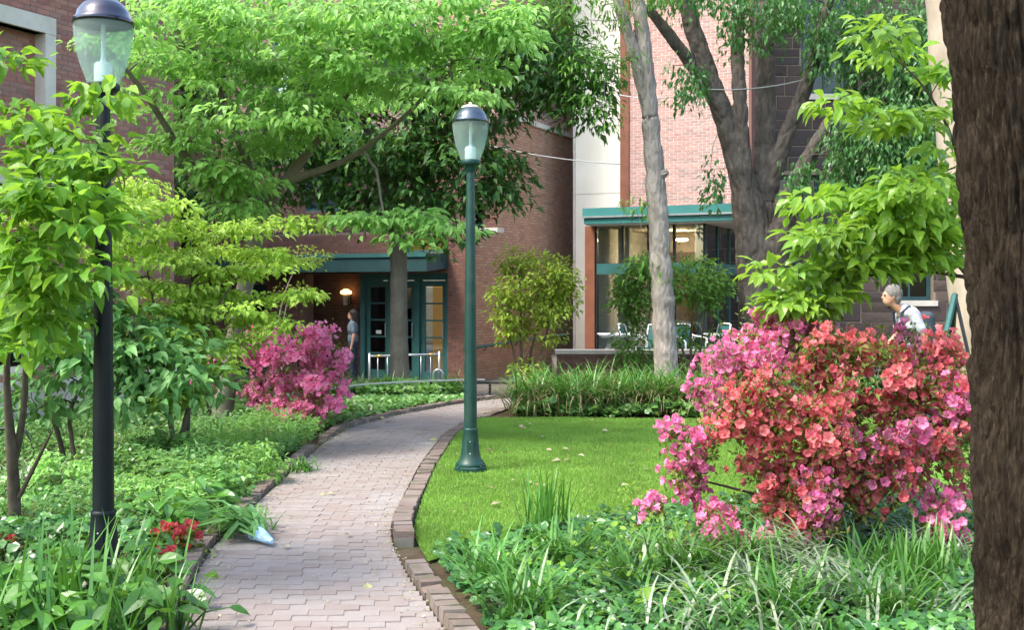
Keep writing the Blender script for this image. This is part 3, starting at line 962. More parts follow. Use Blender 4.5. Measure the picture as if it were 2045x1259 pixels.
# ---- stone building on the right
def stone_building():
    b = thing('stone_building', 'dark schist stone building with teal window frames behind the trees', 'building', (6, 28, -.42))
    o, d = np.array([5.6, 28.0]), np.array([1.0, 0.0])
    wins = [(1.05, 2.25, 1.45, 4.55), (4.0, 5.1, 1.35, 3.6), (1.75, 3.0, 6.6, 9.6)]
    w = MB()
    for a, e, c, f in holes_cells(0, 9, -.42, 12.5, wins):
        w.obox(o, d, a, e, -.4, 0, c, f)
    wall = w.build('wall', MAT['tan_mortar'], b)
    shapes = []
    for k in range(6):
        v = np.array([(0, 0, 0), (1, 0, 0), (1, 0, 1), (0, 0, 1), (.02, 1, .03), (.98, 1, .03), (.98, 1, .97), (.02, 1, .97), (.5, 1.5, .5)], float)
        v[4:8] += rng.normal(0, .012, (4, 3)) * [1, 6, 1]
        v[8, :] += rng.normal(0, .1, 3) * [1, 2, 1]
        shapes.append(MB().add(v, [(8, 5, 4), (8, 6, 5), (8, 7, 6), (8, 4, 7), (0, 4, 5, 1), (1, 5, 6, 2), (2, 6, 7, 3), (3, 7, 4, 0)]).mesh('stone', MAT['schist']))
    z = -.40
    cnt = 0
    far = MB()
    FAR = ([(0, 0, 0), (1, 0, 0), (1, 0, 1), (0, 0, 1), (.02, 1, .03), (.98, 1, .03), (.98, 1, .97), (.02, 1, .97)], [(7, 6, 5, 4), (0, 4, 5, 1), (1, 5, 6, 2), (2, 6, 7, 3), (3, 7, 4, 0)])
    while z < 12.3:
        h = random.choice([.28, .36, .42, .5])
        s = random.uniform(-.3, 0)
        while s < 9:
            l = random.choice([.38, .5, .62, .75, .9])
            rows = [(z, h)] if random.random() < .75 or h < .4 else [(z, h * .5), (z + h * .5, h * .5)]
            for zz, hh in rows:
                a, e = max(s, 0), min(s + l, 9)
                segs = [(a, e)]
                for q in wins:
                    if q[2] - hh + .05 < zz < q[3] - .05:
                        ns = []
                        for a0, e0 in segs:
                            if q[1] <= a0 or q[0] >= e0: ns.append((a0, e0)); continue
                            if q[0] > a0: ns.append((a0, q[0]))
                            if q[1] < e0: ns.append((q[1], e0))
                        segs = ns
                for a0, e0 in segs:
                    if e0 - a0 < .07: continue
                    p = (o[0] + a0 + .012, o[1], zz + .012)
                    c = np.array([[e0 - a0 - .024, 0, 0], [0, -.022, 0], [0, 0, hh - .024]])
                    px, py = pix(np.array([p[0], p[1], zz + hh]))
                    if px > 1960 or px < 1480 or py < -20:
                        far.inst(FAR, c[None], np.array([p])); continue
                    pieces('stone', random.choice(shapes), wall, [c], [p]); cnt += 1
            s += l
        z += h
    far.build('stones', MAT['schist'], wall, kind='stuff')
    for k, q in enumerate(wins):
        window(b, o, d, *q, 'teal_dark', 'pane_dark', 2, 2, -.2, .1, back='interior_dark')
        m = MB(); m.obox(o, d, q[0] - .1, q[1] + .1, -.3, .08, q[2] - .14, q[2]); m.build('sill', MAT['limestone'], b)
        m = MB(); m.obox(o, d, q[0] + .12, q[0] + .32, -.33, -.3, q[2] + .1, q[3] - .1); m.build('curtain', MAT['interior_white'], b)
    m = MB(); m.obox(o, d, -.02, 9, -5, -.41, 12.3, 12.5); m.build('roof', MAT['black_metal'], b)
    m = MB(); m.obox(o, d, -.05, -.002, -5, -.0, -.42, 12.4); m.build('side_wall', MAT['schist'], b)
stone_building()

# ---- glass pavilion with teal roof, on a raised terrace
F0 = np.array([1.443, 22.6])
def pavilion():
    fl = .06
    b = thing('glass_pavilion', 'glazed cafe pavilion with a flat bright teal roof', 'pavilion', (F0[0], F0[1], fl))
    nr = np.array([U[1], -U[0]])
    gp = F0 - nr * .45
    m = MB(); m.obox(F0, U, 0, 3.38, -4.2, 0, 3.12, 3.30); rf = m.build('roof', MAT['teal_bright'], b)
    m = MB(); m.obox(F0, U, .02, 3.36, -4.2, -.03, 2.98, 3.12); m.build('fascia', MAT['teal_bright'], rf)
    m = MB(); m.obox(F0, U, -.01, 3.39, -.02, .02, 3.10, 3.135); m.build('drip_edge', MAT['steel'], rf)
    m = MB(); m.obox(F0, U, .05, 3.33, -4.15, -.06, 2.95, 2.978); m.build('soffit', MAT['limestone'], rf)
    m = MB(); m.obox(gp, U, -.10, .115, -.12, .06, fl, 2.95); m.build('steel_column', MAT['rust'], b)
    me = [.115, .70, 1.25, 1.79, 2.415]
    fr = MB()
    for k, s in enumerate(me):
        fr.obox(gp, U, s, s + .045, -.06, .03, fl, 2.95)
    frm = fr.build('window_frame', MAT['black_metal'], b)
    m = MB(); m.obox(gp, U, .16, 2.46, -.10, .05, 1.95, 2.17); m.build('transom_band', MAT['teal'], frm)
    m = MB(); m.obox(gp, U, .16, 2.46, -.10, .04, fl, fl + .06); m.build('bottom_rail', MAT['teal'], frm)
    for k in range(4):
        for z0, z1 in ((fl + .06, 1.95), (2.17, 2.95)):
            m = MB(); m.obox(gp, U, me[k] + .046, me[k + 1] - .001, -.012, -.004, z0, z1); m.build('pane', MAT['pane'], b)
    # side running away to the right
    cn = gp + U * 2.46
    nr2 = np.array([Vd[1], -Vd[0]])
    fr = MB()
    for s in (.02, .95, 1.9, 2.85):
        fr.obox(cn, Vd, s, s + .05, -.06, .0, fl, 2.95)
    f2 = fr.build('side_frame', MAT['teal'], b)
    m = MB(); m.obox(cn, Vd, .07, 2.9, -.09, .03, 1.95, 2.17); m.build('transom_band', MAT['teal'], f2)
    for k, s in enumerate((.02, .95, 1.9)):
        for z0, z1 in ((fl + .02, 1.95), (2.17, 2.95)):
            m = MB(); m.obox(cn, Vd, s + .051, s + .929, -.035, -.028, z0, z1); m.build('pane', MAT['pane'], b)
    # interior
    m = MB(); m.obox(gp, U, .05, 2.4, -3.4, -.0, fl - .06, fl - .01); m.build('floor', MAT['interior_tan'], b)
    m = MB(); m.obox(gp, U, .05, 2.45, -3.5, -3.4, fl, 2.95); m.build('back_wall', MAT['interior_tan'], b)
    m = MB(); m.obox(gp, U, .25, .5, -1.2, -1.0, fl, 2.95); m.build('inner_column', MAT['interior_white'], b)
    m = MB(); m.obox(gp, U, 1.95, 2.2, -1.4, -1.1, fl, 2.95); m.build('inner_column', MAT['interior_white'], b)
    m = MB(); m.obox(gp, U, .6, 1.7, -3.38, -3.3, fl, 2.5); m.build('wood_panel', MAT['brown_door'], b)
    m = MB(); m.obox(gp, U, -.02, .05, -3.4, -.1, fl, 2.95); m.build('inner_side_wall', MAT['interior_white'], b)
    for s, t in ((1.0, -1.9), (1.25, -2.4)):
        p = gp + U * s + nr * t
        m = MB(); m.lathe((p[0], p[1], 2.72), [(.001, .05), (.12, .05), (.14, .02), (.10, 0), (.001, -.005)], 16); m.build('ceiling_lamp', MAT['ceiling_glow'], b, smooth=True)
    # terrace
    t = MB()
    y0 = 20.6
    o2, d2 = np.array([(1113 - CX) / FPX * y0, y0]), np.array([1.0, 0.0])
    tr = thing('terrace_wall', 'low dark brick terrace wall with grey stone coping', 'wall', (o2[0], o2[1], -.42))
    brick_wall(tr, o2, d2, 0, 3.6, -.42, .43, 'dark_brick', 'mortar_dark', (), (1110, 695, 1460, 770), 200)
    m = MB(); m.obox(o2, d2, -.04, 3.62, -.34, .05, .43, .50); m.build('coping', MAT['limestone'], tr)
    m = MB(); V = [(o2[0], y0 + .31), (o2[0] + 3.6, y0 + .31), (o2[0] + 4.2, 27), (o2[0] + .1, 27)]
    m.add([(x, y, -.4) for x, y in V] + [(x, y, .05) for x, y in V], [(4, 5, 6, 7), (0, 1, 5, 4), (1, 2, 6, 5), (2, 3, 7, 6), (3, 0, 4, 7)])
    tag(m.build('terrace', MAT['paving']), 'raised paved terrace in front of the pavilion', kind='structure')
pavilion()
# ================================================================ LAMPS AND FURNITURE
def lamp(loc, label, body, cap):
    t = thing('lamp_post', label, 'lamp post', loc, 'globe lamp posts by the path')
    x, y, z = loc
    m = MB()
    m.lathe((x, y, z), [(.001, .0), (.152, .0), (.152, .055), (.14, .066)], 8, R(22.5)); m.build('plinth', MAT[body], t)
    m = MB()
    m.lathe((x, y, z), [(.13, .066), (.135, .08), (.118, .10), (.098, .125), (.088, .16), (.082, .20), (.073, .30), (.067, .375), (.069, .385), (.069, .40), (.060, .405)], 28); m.build('base', MAT[body], t, smooth=True)
    m = MB(); m.lathe((x, y, z), [(.059, .40), (.056, .9), (.050, 1.6), (.043, 2.2), (.037, 2.66), (.034, 2.70)], 24); m.build('pole', MAT[body], t, smooth=True)
    m = MB(); m.box((x - .028, y - .0815, z + .17), (x + .028, y - .05, z + .30)); ap = m.build('access_plate', MAT[body], t)
    for q in (.182, .288):
        MB().ball((x, y - .083, z + q), .006, 8, 6).build('bolt', MAT['steel'], ap, smooth=True)
    for k in range(4):
        a = R(45 + 90 * k)
        MB().ball((x + .135 * math.cos(a), y + .135 * math.sin(a), z + .066), .011, 8, 6).build('bolt', MAT[body], t, smooth=True)
    m = MB(); m.lathe((x, y, z), [(.03, 2.68), (.05, 2.72), (.055, 2.755), (.084, 2.758), (.090, 2.77), (.090, 2.80), (.084, 2.805), (.001, 2.806)], 28); m.build('collar', MAT[body], t, smooth=True)
    m = MB(); m.lathe((x, y, z), [(.086, 2.80), (.100, 2.845), (.125, 2.91), (.146, 2.99), (.157, 3.06), (.161, 3.12), (.160, 3.145)], 40); m.build('globe', MAT['globe'], t, smooth=True)
    m = MB(); m.lathe((x, y, z), [(.155, 3.135), (.166, 3.137), (.168, 3.15), (.166, 3.163), (.158, 3.17), (.145, 3.205), (.118, 3.245), (.088, 3.268), (.08, 3.27)], 40); c = m.build('cap', MAT[cap], t, smooth=True)
    m = MB(); m.lathe((x, y, z), [(.082, 3.268), (.084, 3.276), (.06, 3.292), (.02, 3.299), (.012, 3.302), (.014, 3.32), (.001, 3.324)], 24); m.build('cap_disc', MAT['cap_cream'], c, smooth=True)
    m = MB(); m.lathe((x, y, z), [(.05, 2.806), (.05, 2.91), (.042, 2.922), (.02, 2.93), (.013, 2.95), (.013, 3.14)], 20); m.build('lamp_socket', MAT['white_part'], t, smooth=True)
    return t
lamp((-2.30, 6.2, 0), 'near globe lamp post with nearly black pole rising through the leaves', 'lamp_black', 'lamp_cap_dark')
lamp((-.372, 9.86, 0), 'green globe lamp post standing on the lawn beside the path', 'lamp_green', 'lamp_cap')

# bicycle stand by the entrance
def bike_stand():
    a, b = W(738, 712, 22.4), W(877, 708, 22.1)
    t = thing('bicycle_stand', 'grey steel bicycle stand in front of the teal doors', 'bike rack', (a[0], a[1], -.4))
    MB().tube([a, b], .022, 8).build('top_rail', MAT['steel'], t, smooth=True)
    d = b - a
    for f in (0.0, .12, .26, .74, .88, 1.0):
        p = a + d * f
        r = .022 if f in (0.0, 1.0) else .010
        MB().tube([(p[0], p[1], -.4), (p[0], p[1], p[2] + (.06 if r > .02 else -.01))], r, 8).build('post', MAT['steel'], t, smooth=True)
    for f in (.10, .84):
        MB().tube([a + d * f, a + d * (f + .08)], .027, 8).build('collar', MAT['brass'], t, smooth=True)
    c = W(866, 740, 21.9)
    h = [(c[0] + .0, c[1], -.4), (c[0], c[1], c[2] - .08)] + [(c[0] + .09 - .09 * math.cos(q), c[1], c[2] - .08 + .09 * math.sin(q)) for q in np.linspace(.3, math.pi - .3, 6)] + [(c[0] + .18, c[1], c[2] - .08), (c[0] + .18, c[1], -.4)]
    h2 = thing('hoop_bollard', 'short bent steel hoop beside the bicycle stand', 'bollard', (c[0], c[1], -.4))
    MB().tube(h, .024, 8).build('hoop', MAT['steel'], h2, smooth=True)
bike_stand()

# low metal rail behind the bed
def low_rail():
    pts = [W(530, 797, 16.3), W(620, 780, 16.9), W(720, 768, 17.3), W(830, 762, 17.7), W(950, 758, 18.0), W(968, 759, 18.0)]
    t = thing('low_rail', 'low curved metal rail with pale flat top behind the ivy bed', 'railing', (pts[0][0], pts[0][1], -.2))
    P, _ = smooth_line(pts, 30)
    m = MB()
    for k in range(29):
        m.obox(P[k][:2], norm(P[k + 1][:2] - P[k][:2]), 0, np.linalg.norm(P[k + 1][:2] - P[k][:2]) * 1.01, -.03, .03, P[k][2] - .012, P[k][2] + .012)
    m.build('top_bar', MAT['steel'], t)
    for k in range(2, 29, 5):
        p = P[k]
        MB().tube([(p[0], p[1], -.32), (p[0], p[1], p[2] - .012)], .02, 6).build('post', MAT['black_metal'], t)
    q0, q1 = W(925, 765, 18.4), W(1110, 766, 19.2)
    t2 = thing('dark_rail', 'dark low rail with round posts at the end of the path', 'railing', (q0[0], q0[1], -.25))
    MB().tube([q0, q1], .02, 8).build('top_bar', MAT['black_metal'], t2)
    for f in (.05, .28, .62, .95):
        p = q0 + (q1 - q0) * f
        MB().tube([(p[0], p[1], -.4), p], .022, 8).build('post', MAT['black_metal'], t2)
    # hoop edging at the left
    a, b = W(-60, 850, 10.6), W(74, 862, 10.6)
    c = thing('hoop_edging', 'low dark bent-rod bed edging at the left', 'edging', (a[0], a[1], 0))
    h = [(a[0] + (b[0] - a[0]) * f, a[1], .30 * (1 - (2 * f - 1) ** 6)) for f in np.linspace(0, 1, 14)]
    MB().tube(h, .015, 6).build('rod', MAT['black_metal'], c, smooth=True)
low_rail()

# cafe furniture on the terrace
def cafe_table(loc, label):
    x, y, z = loc
    t = thing('cafe_table', label, 'table', loc, 'cafe tables on the terrace')
    m = MB(); m.box((x - .36, y - .36, z + .69), (x + .36, y + .36, z + .715)); m.build('table_top', MAT['alu'], t)
    m = MB(); m.box((x - .33, y - .33, z + .65), (x + .33, y + .33, z + .69)); m.build('apron', MAT['steel'], t)
    for sx in (-1, 1):
        for sy in (-1, 1):
            MB().tube([(x + sx * .12, y + sy * .12, z + .66), (x + sx * .3, y + sy * .3, z)], .018, 8).build('leg', MAT['alu'], t, smooth=True)
def cafe_chair(loc, ang, label):
    x, y, z = loc
    t = thing('cafe_chair', label, 'chair', loc, 'white armchairs on the terrace')
    c, s = math.cos(ang), math.sin(ang)
    T = lambda a, b, h: (x + a * c - b * s, y + a * s + b * c, z + h)
    m = MB(); m.add([T(-.22, -.22, .43), T(.22, -.22, .43), T(.22, .22, .42), T(-.22, .22, .42), T(-.22, -.22, .45), T(.22, -.22, .45), T(.22, .22, .44), T(-.22, .22, .44)],
        [(0, 3, 2, 1), (4, 5, 6, 7), (0, 1, 5, 4), (1, 2, 6, 5), (2, 3, 7, 6), (3, 0, 4, 7)]); m.build('seat', MAT['teal'], t)
    m = MB(); m.add([T(-.2, .22, .46), T(.2, .22, .46), T(.2, .33, .86), T(-.2, .33, .86), T(-.2, .235, .46), T(.2, .235, .46), T(.2, .345, .86), T(-.2, .345, .86)],
        [(0, 1, 2, 3), (4, 7, 6, 5), (0, 4, 5, 1), (1, 5, 6, 2), (2, 6, 7, 3), (3, 7, 4, 0)]); m.build('backrest', MAT['teal'], t)
    for q in (-1, 1):
        MB().tube([T(q * .24, -.24, 0), T(q * .245, -.24, .56), T(q * .25, -.18, .64), T(q * .25, .0, .66), T(q * .24, .2, .67), T(q * .22, .3, .70)], .016, 8).build('arm', MAT['alu'], t, smooth=True)
        MB().tube([T(q * .24, .3, 0), T(q * .23, .24, .44), T(q * .22, .34, .88)], .016, 8).build('leg', MAT['alu'], t, smooth=True)
    MB().tube([T(-.22, .34, .88), T(-.12, .37, .9), T(.12, .37, .9), T(.22, .34, .88)], .016, 8).build('top_rail', MAT['alu'], t, smooth=True)
TZ = .052
for px, Y, lb in ((1232, 21.6, 'white cafe table beside the rust-red column'), (1448, 21.5, 'white cafe table in front of the large tree trunk')):
    p = W(px, 680, Y); cafe_table((p[0], Y, TZ), lb)
for px, Y, a, lb in ((1275, 21.7, 1.2, 'white armchair left of the slender trunk'), (1303, 21.3, -.5, 'white armchair half hidden by the slender trunk'), (1378, 21.35, .4, 'white armchair right of the slender trunk'), (1418, 21.9, -1.2, 'white armchair at the table near the large tree')):
    p = W(px, 680, Y); cafe_chair((p[0], Y, TZ), a, lb)

# folded A-frame board leaning by the pale trunk
def easel():
    Y = 11.2
    z0 = 0.0
    ap = W(1907, 588, Y)
    b = thing('folding_board', 'dark folding A-frame board beside the pale trunk', 'sign board', (ap[0], Y, z0))
    def leg(px, dy, nm, mt, w=.03):
        f = W(px, 690, Y + dy); k = (ap[2] - z0) / (ap[2] - f[2])
        e = ap + (f - ap) * k; e[1] = Y + dy * k
        MB().tube([ap, e], w, 6).build(nm, MAT[mt], b)
        return e
    l1 = leg(1884, -.05, 'leg', 'teal'); l2 = leg(1930, -.05, 'leg', 'black_metal', .018); l3 = leg(1900, .3, 'leg', 'black_metal')
    m = MB(); m.add([ap + [-.01, .05, -.02], ap + [.03, .05, -.02], l3 + [.06, 0, .25], l1 + [.05, .05, .25], ap + [-.01, .07, -.02], ap + [.03, .07, -.02], l3 + [.06, .02, .25], l1 + [.05, .07, .25]],
        [(0, 1, 2, 3), (4, 7, 6, 5), (0, 4, 5, 1), (1, 5, 6, 2), (2, 6, 7, 3), (3, 7, 4, 0)]); m.build('board', MAT['navy_cloth'], b)
easel()

# cables strung between the buildings and the big tree
def cable(name, label, pts):
    P = []
    for (a, b) in zip(pts[:-1], pts[1:]):
        for f in np.linspace(0, 1, 10)[:-1]:
            p = a + (b - a) * f; p[2] -= .10 * 4 * f * (1 - f); P.append(p)
    P.append(pts[-1])
    o = MB().tube(P, .011, 5).build(name, MAT['cable'], loc=pts[0], smooth=True)
    tag(o, label, 'cable')
cable('overhead_cable', 'upper pale cable strung past the lamp to the large tree', [W(770, 180, 24), W(1240, 190, 21), W(1412, 178, 19.1), W(1650, 146, 19.3)])
cable('overhead_cable', 'lower pale cable crossing behind the lamp globe', [W(740, 272, 23), W(905, 272, 22.5), W(1240, 328, 22)])

# wrapped bunch of leaves lying on the path edge
def bouquet():
    tip, mouth, end = G(543, 1083, .05), G(512, 1064, .07), G(440, 1050, .1)
    t = thing('wrapped_bouquet', 'bunch of green strap leaves in pale blue wrap lying on the path', 'bouquet', (tip[0], tip[1], 0))
    ax = norm(mouth - tip)
    m = MB().tube([tip, tip + ax * .03, (tip + mouth) / 2, mouth, mouth + ax * .012], [.012, .024, .038, .050, .056], 14, rough=.12); m.build('wrap', MAT['paper'], t)
    m = MB()
    for k in range(90):
        a = rng.normal(0, .03, 3); a[2] = abs(a[2]) * .5
        e = end + rng.normal(0, .13, 3) * [1, 1.2, .5]; e[2] = max(.02, e[2])
        mid = (mouth + e) / 2 + [0, 0, .06 + rng.uniform(0, .05)]
        pts = np.array([mouth + a - ax * .03, mouth * .55 + mid * .45 + a, mid, e * .6 + mid * .4, e])
        w = np.array([.008, .012, .013, .009, .001])
        sd = norm(np.cross(e - mouth, [0, 0, 1]) + rng.normal(0, .2, 3))
        V = np.concatenate([pts - sd * w[:, None], pts + sd * w[:, None]])
        m.add(V, [(i, i + 1, i + 6, i + 5) for i in range(4)])
    m.build('strap_leaves', MAT['blue_leaf'], t, kind='stuff')
bouquet()

# ================================================================ PEOPLE
def remeshed(mb, name, mat, parent, vox=.010, smooth=2):
    ob = mb.build(name, MAT[mat], parent, smooth=True)
    r = ob.modifiers.new('remesh', 'REMESH'); r.mode = 'VOXEL'; r.voxel_size = vox; r.use_smooth_shade = True
    s = ob.modifiers.new('smooth', 'SMOOTH'); s.iterations = smooth; s.factor = .5
    return ob

def cap(m, a, b, ra, rb, k=6):
    a, b = np.asarray(a, float), np.asarray(b, float)
    f = np.linspace(0, 1, k)[:, None]
    m.tube(a + (b - a) * f, ra + (rb - ra) * f[:, 0], 12)
    m.ball(a, ra); m.ball(b, rb)

def hand(m, wrist, d, side):
    d = norm(d); pal = np.asarray(wrist) + d * .05
    m.ball(wrist + d * .045, np.array([.022, .042, .048]))
    lat = np.array([0, 1.0, 0])
    for k, L in enumerate((.062, .075, .08, .068)):
        p = wrist + d * .085 + lat * (k - 1.5) * .019
        e = p + d * L * .55 + np.array([-.01, 0, 0]); e2 = e + norm(d + np.array([-.5, 0, 0])) * L * .5
        cap(m, p, e, .0095, .009, 3); cap(m, e, e2, .009, .0075, 3)
    p = wrist + d * .03 + lat * .03 * side
    e = p + norm(d + lat * side * .8) * .035; cap(m, p, e, .012, .011, 3); cap(m, e, e + norm(d + np.array([-.3, 0, 0])) * .03, .011, .009, 3)

def person(loc, f, label, skin, top, trousers, hair, head_tilt, lean, stride, long_hair=False, backpack=False, scale=1.0, swing=1.0):
    x, y, z = loc
    t = thing('person', label, 'person', loc)
    S = scale
    T = lambda a, b, h: np.array([x + f * a * S, y + b * S, z + h * S])   # a: forward
    hipc = T(0, 0, .92); ch = T(lean * .5, 0, 1.22); nk = T(lean, 0, 1.43); hd = T(lean + head_tilt * .55, 0, 1.565)
    m = MB()
    # skull, jaw, nose, ears, neck
    m.ball(hd, np.array([.095, .075, .112]) * S, 16, 12)
    m.ball(hd + [f * .035 * S, 0, -.055 * S], np.array([.066, .056, .068]) * S)
    m.ball(hd + [f * .100 * S, 0, -.018 * S], np.array([.020, .014, .022]) * S)
    m.ball(hd + [f * .088 * S, 0, .022 * S], np.array([.016, .05, .012]) * S)
    m.ball(hd + [f * .088 * S, 0, -.062 * S], np.array([.016, .026, .010]) * S)
    for q in (-1, 1): m.ball(hd + [-.005 * f * S, q * .076 * S, -.01 * S], np.array([.016, .012, .026]) * S)
    cap(m, nk + [0, 0, -.06 * S], hd + [-f * .01, 0, -.08 * S], .056 * S, .05 * S)
    cap(m, ch, nk - [0, 0, .08 * S], .09 * S, .07 * S); cap(m, hipc, ch, .10 * S, .09 * S)
    sh = [T(lean * .9 - .02, q * .18, 1.37) for q in (-1, 1)]
    el = [T(lean * .7 - .04 + swing * (-.10 if q < 0 else .10), q * .23, 1.09) for q in (-1, 1)]
    wr = [T(lean * .7 + .02 + swing * (-.12 if q < 0 else .24), q * .21, .85 if q < 0 else .9) for q in (-1, 1)]
    for k, q in enumerate((-1, 1)):
        cap(m, sh[k], el[k], .045 * S, .038 * S); cap(m, el[k], wr[k], .037 * S, .026 * S); hand(m, wr[k], wr[k] - el[k], -q)
    kn = [T(.12 * stride, -.1, .5), T(-.02 * stride, .1, .5)]
    an = [T(.24 * stride, -.1, .09), T(-.30 * stride, .1, .12 + .06 * stride)]
    hp = [T(0, -.095, .9), T(0, .095, .9)]
    for k in (0, 1):
        cap(m, hp[k], kn[k], .075 * S, .052 * S); cap(m, kn[k], an[k], .052 * S, .036 * S)
    body = remeshed(m, 'body', skin, t)
    m = MB()
    for q in (-1, 1): m.ball(hd + [f * .086 * S, q * .031 * S, .004 * S], .0115 * S, 8, 6)
    m.build('eyes', MAT['shoe'], body, smooth=True)
    # shirt
    m = MB()
    m.ball(ch + [0, 0, .03], np.array([.135, .19, .2]) * S); m.ball(T(lean * .25, 0, 1.03), np.array([.125, .165, .18]) * S)
    m.ball(T(lean * .85, 0, 1.36), np.array([.09, .185, .07]) * S)
    for k in (0, 1): cap(m, sh[k], sh[k] * .35 + el[k] * .65, .066 * S, .06 * S)
    cap(m, nk - [0, 0, .05 * S], nk - [-f * .01, 0, .015 * S], .068 * S, .064 * S)
    remeshed(m, 'shirt', top, t)
    # trousers and shoes
    m = MB()
    m.ball(hipc, np.array([.125, .165, .13]) * S)
    for k in (0, 1): cap(m, hp[k], kn[k], .092 * S, .07 * S); cap(m, kn[k], an[k] + [0, 0, .02], .07 * S, .058 * S)
    remeshed(m, 'trousers', trousers, t)
    for k in (0, 1):
        m = MB(); m.ball(an[k] + [f * .06 * S, 0, -.05 * S], np.array([.135, .048, .045]) * S); cap(m, an[k], an[k] - [0, 0, .03], .045 * S, .045 * S)
        remeshed(m, 'shoe', 'shoe', t)
    # hair
    m = MB(); m.ball(hd + [-f * .024 * S, 0, .034 * S], np.array([.108, .094, .110]) * S, 16, 12)
    m.ball(hd + [-f * .058 * S, 0, -.02 * S], np.array([.062, .090, .090]) * S)
    if long_hair:
        cap(m, hd + [-f * .06, 0, .02], T(lean - .09, 0, 1.18), .085 * S, .06 * S)
        for q in (-1, 1): cap(m, hd + [-f * .02, q * .06 * S, .0], T(lean - .06, q * .08, 1.22), .04 * S, .03 * S)
    remeshed(m, 'hair', hair, t, .01, 1)
    if backpack:
        m = MB(); c = T(lean * .5 - .19, 0, 1.17)
        cap(m, c + [0, -.06, .14], c + [0, -.06, -.17], .075, .09); cap(m, c + [0, .06, .14], c + [0, .06, -.17], .075, .09); m.ball(c + [-f * .07, 0, -.09], np.array([.06, .11, .09]) * S)
        bp = thing('backpack', 'blue grey backpack on the back of the walking person', 'backpack', tuple(c))
        b = remeshed(m, 'pack', 'bag', bp)
        for q in (-1, 1):
            MB().tube([T(lean * .9 - .12, q * .1, 1.36), T(lean * .9 - .01, q * .11, 1.445), T(lean * .8 + .11, q * .12, 1.36), T(lean * .5 + .13, q * .14, 1.2), T(lean * .5 - .08, q * .17, 1.05)], .017, 8).build('strap', MAT['navy_cloth'], bp, smooth=True)
    return t
person((4.78, 13.0, 0), -1, 'person in white shirt walking past behind the azaleas, head bowed', 'skin', 'shirt_white', 'khaki', 'grey_hair', .26, .16, 1.0, backpack=True, scale=1.0, swing=.9)
pw = W(705, 640, 24.0)
person((pw[0], 24.0, -.41), -1, 'person with long dark hair standing beside the teal entrance', 'skin2', 'blue_cloth', 'navy_cloth', 'dark_hair', .02, .0, .1, long_hair=True, scale=.95, swing=.1)
# ================================================================ PLANTS
LEAF4 = ([(0, 0, 0), (-.24, .42, .07), (.24, .42, .07), (0, 1, -.12), (0, .45, .0)], [(0, 4, 1), (4, 3, 1), (0, 2, 4), (4, 2, 3)])
LEAF8 = ([(0, 0, 0), (-.19, .2, .05), (-.27, .45, .07), (-.16, .75, .0), (0, 1, -.14), (.16, .75, .0), (.27, .45, .07), (.19, .2, .05), (0, .3, .0), (0, .65, -.03)],
         [(0, 8, 1), (1, 8, 2), (8, 9, 3, 2), (9, 4, 3), (0, 7, 8), (7, 6, 8), (8, 6, 5, 9), (9, 5, 4)])
NARROW = ([(0, 0, 0), (-.13, .4, .04), (.13, .4, .04), (0, 1, -.15), (0, .45, 0)], [(0, 4, 1), (4, 3, 1), (0, 2, 4), (4, 2, 3)])
IVY = ([(0, 0, 0), (-.42, .12, .02), (-.3, .45, .05), (-.36, .66, .0), (0, .95, -.06), (.36, .66, .0), (.3, .45, .05), (.42, .12, .02), (0, .4, .0)],
       [(0, 8, 2, 1), (2, 8, 4, 3), (0, 7, 6, 8), (6, 5, 4, 8)])
ROUND = ([(0, 0, 0), (-.3, .12, .04), (-.42, .45, .06), (-.25, .82, .03), (0, .95, -.02), (.25, .82, .03), (.42, .45, .06), (.3, .12, .04), (0, .5, -.01)],
         [(0, 8, 2, 1), (2, 8, 4, 3), (0, 7, 6, 8), (6, 5, 4, 8)])
def flower_t():
    V, F = [(0, 0, -.45)], []
    for k in range(5):
        a = k * 2 * math.pi / 5
        c, s = math.cos(a), math.sin(a)
        dz = .09 * (-1) ** k
        for (r, t, z) in ((.22, -.17, .0), (.22, .17, .0), (.40, -.33, .30 + dz), (.60, -.14, .36 - dz), (.58, .16, .22 + dz), (.38, .34, .36)):
            V.append((r * c - t * s, r * s + t * c, z))
        b = 1 + 6 * k
        F += [(0, b + 1, b), (b, b + 3, b + 2), (b, b + 1, b + 4, b + 3), (b + 1, b + 5, b + 4)]
    V += [(-.015, 0, -.1), (.015, 0, -.1), (.0, .0, .6)]
    F += [(31, 32, 33)]
    return V, F
FLOWER = flower_t()

def orient(dirs, ups, size, wid=1.0):
    Y = norm(dirs); X = norm(np.cross(Y, ups)); Z = np.cross(X, Y)
    s = np.asarray(size)[:, None]
    return np.stack([X * s * wid, Y * s, Z * s], -1)

def ellip(n, c, r, shell=.0):
    "points in an ellipsoid; shell pushes them outward"
    p = norm(rng.normal(0, 1, (n, 3)))
    q = rng.random(n) ** (1 / 3)
    q = shell + (1 - shell) * q
    return np.asarray(c) + p * q[:, None] * np.asarray(r), p

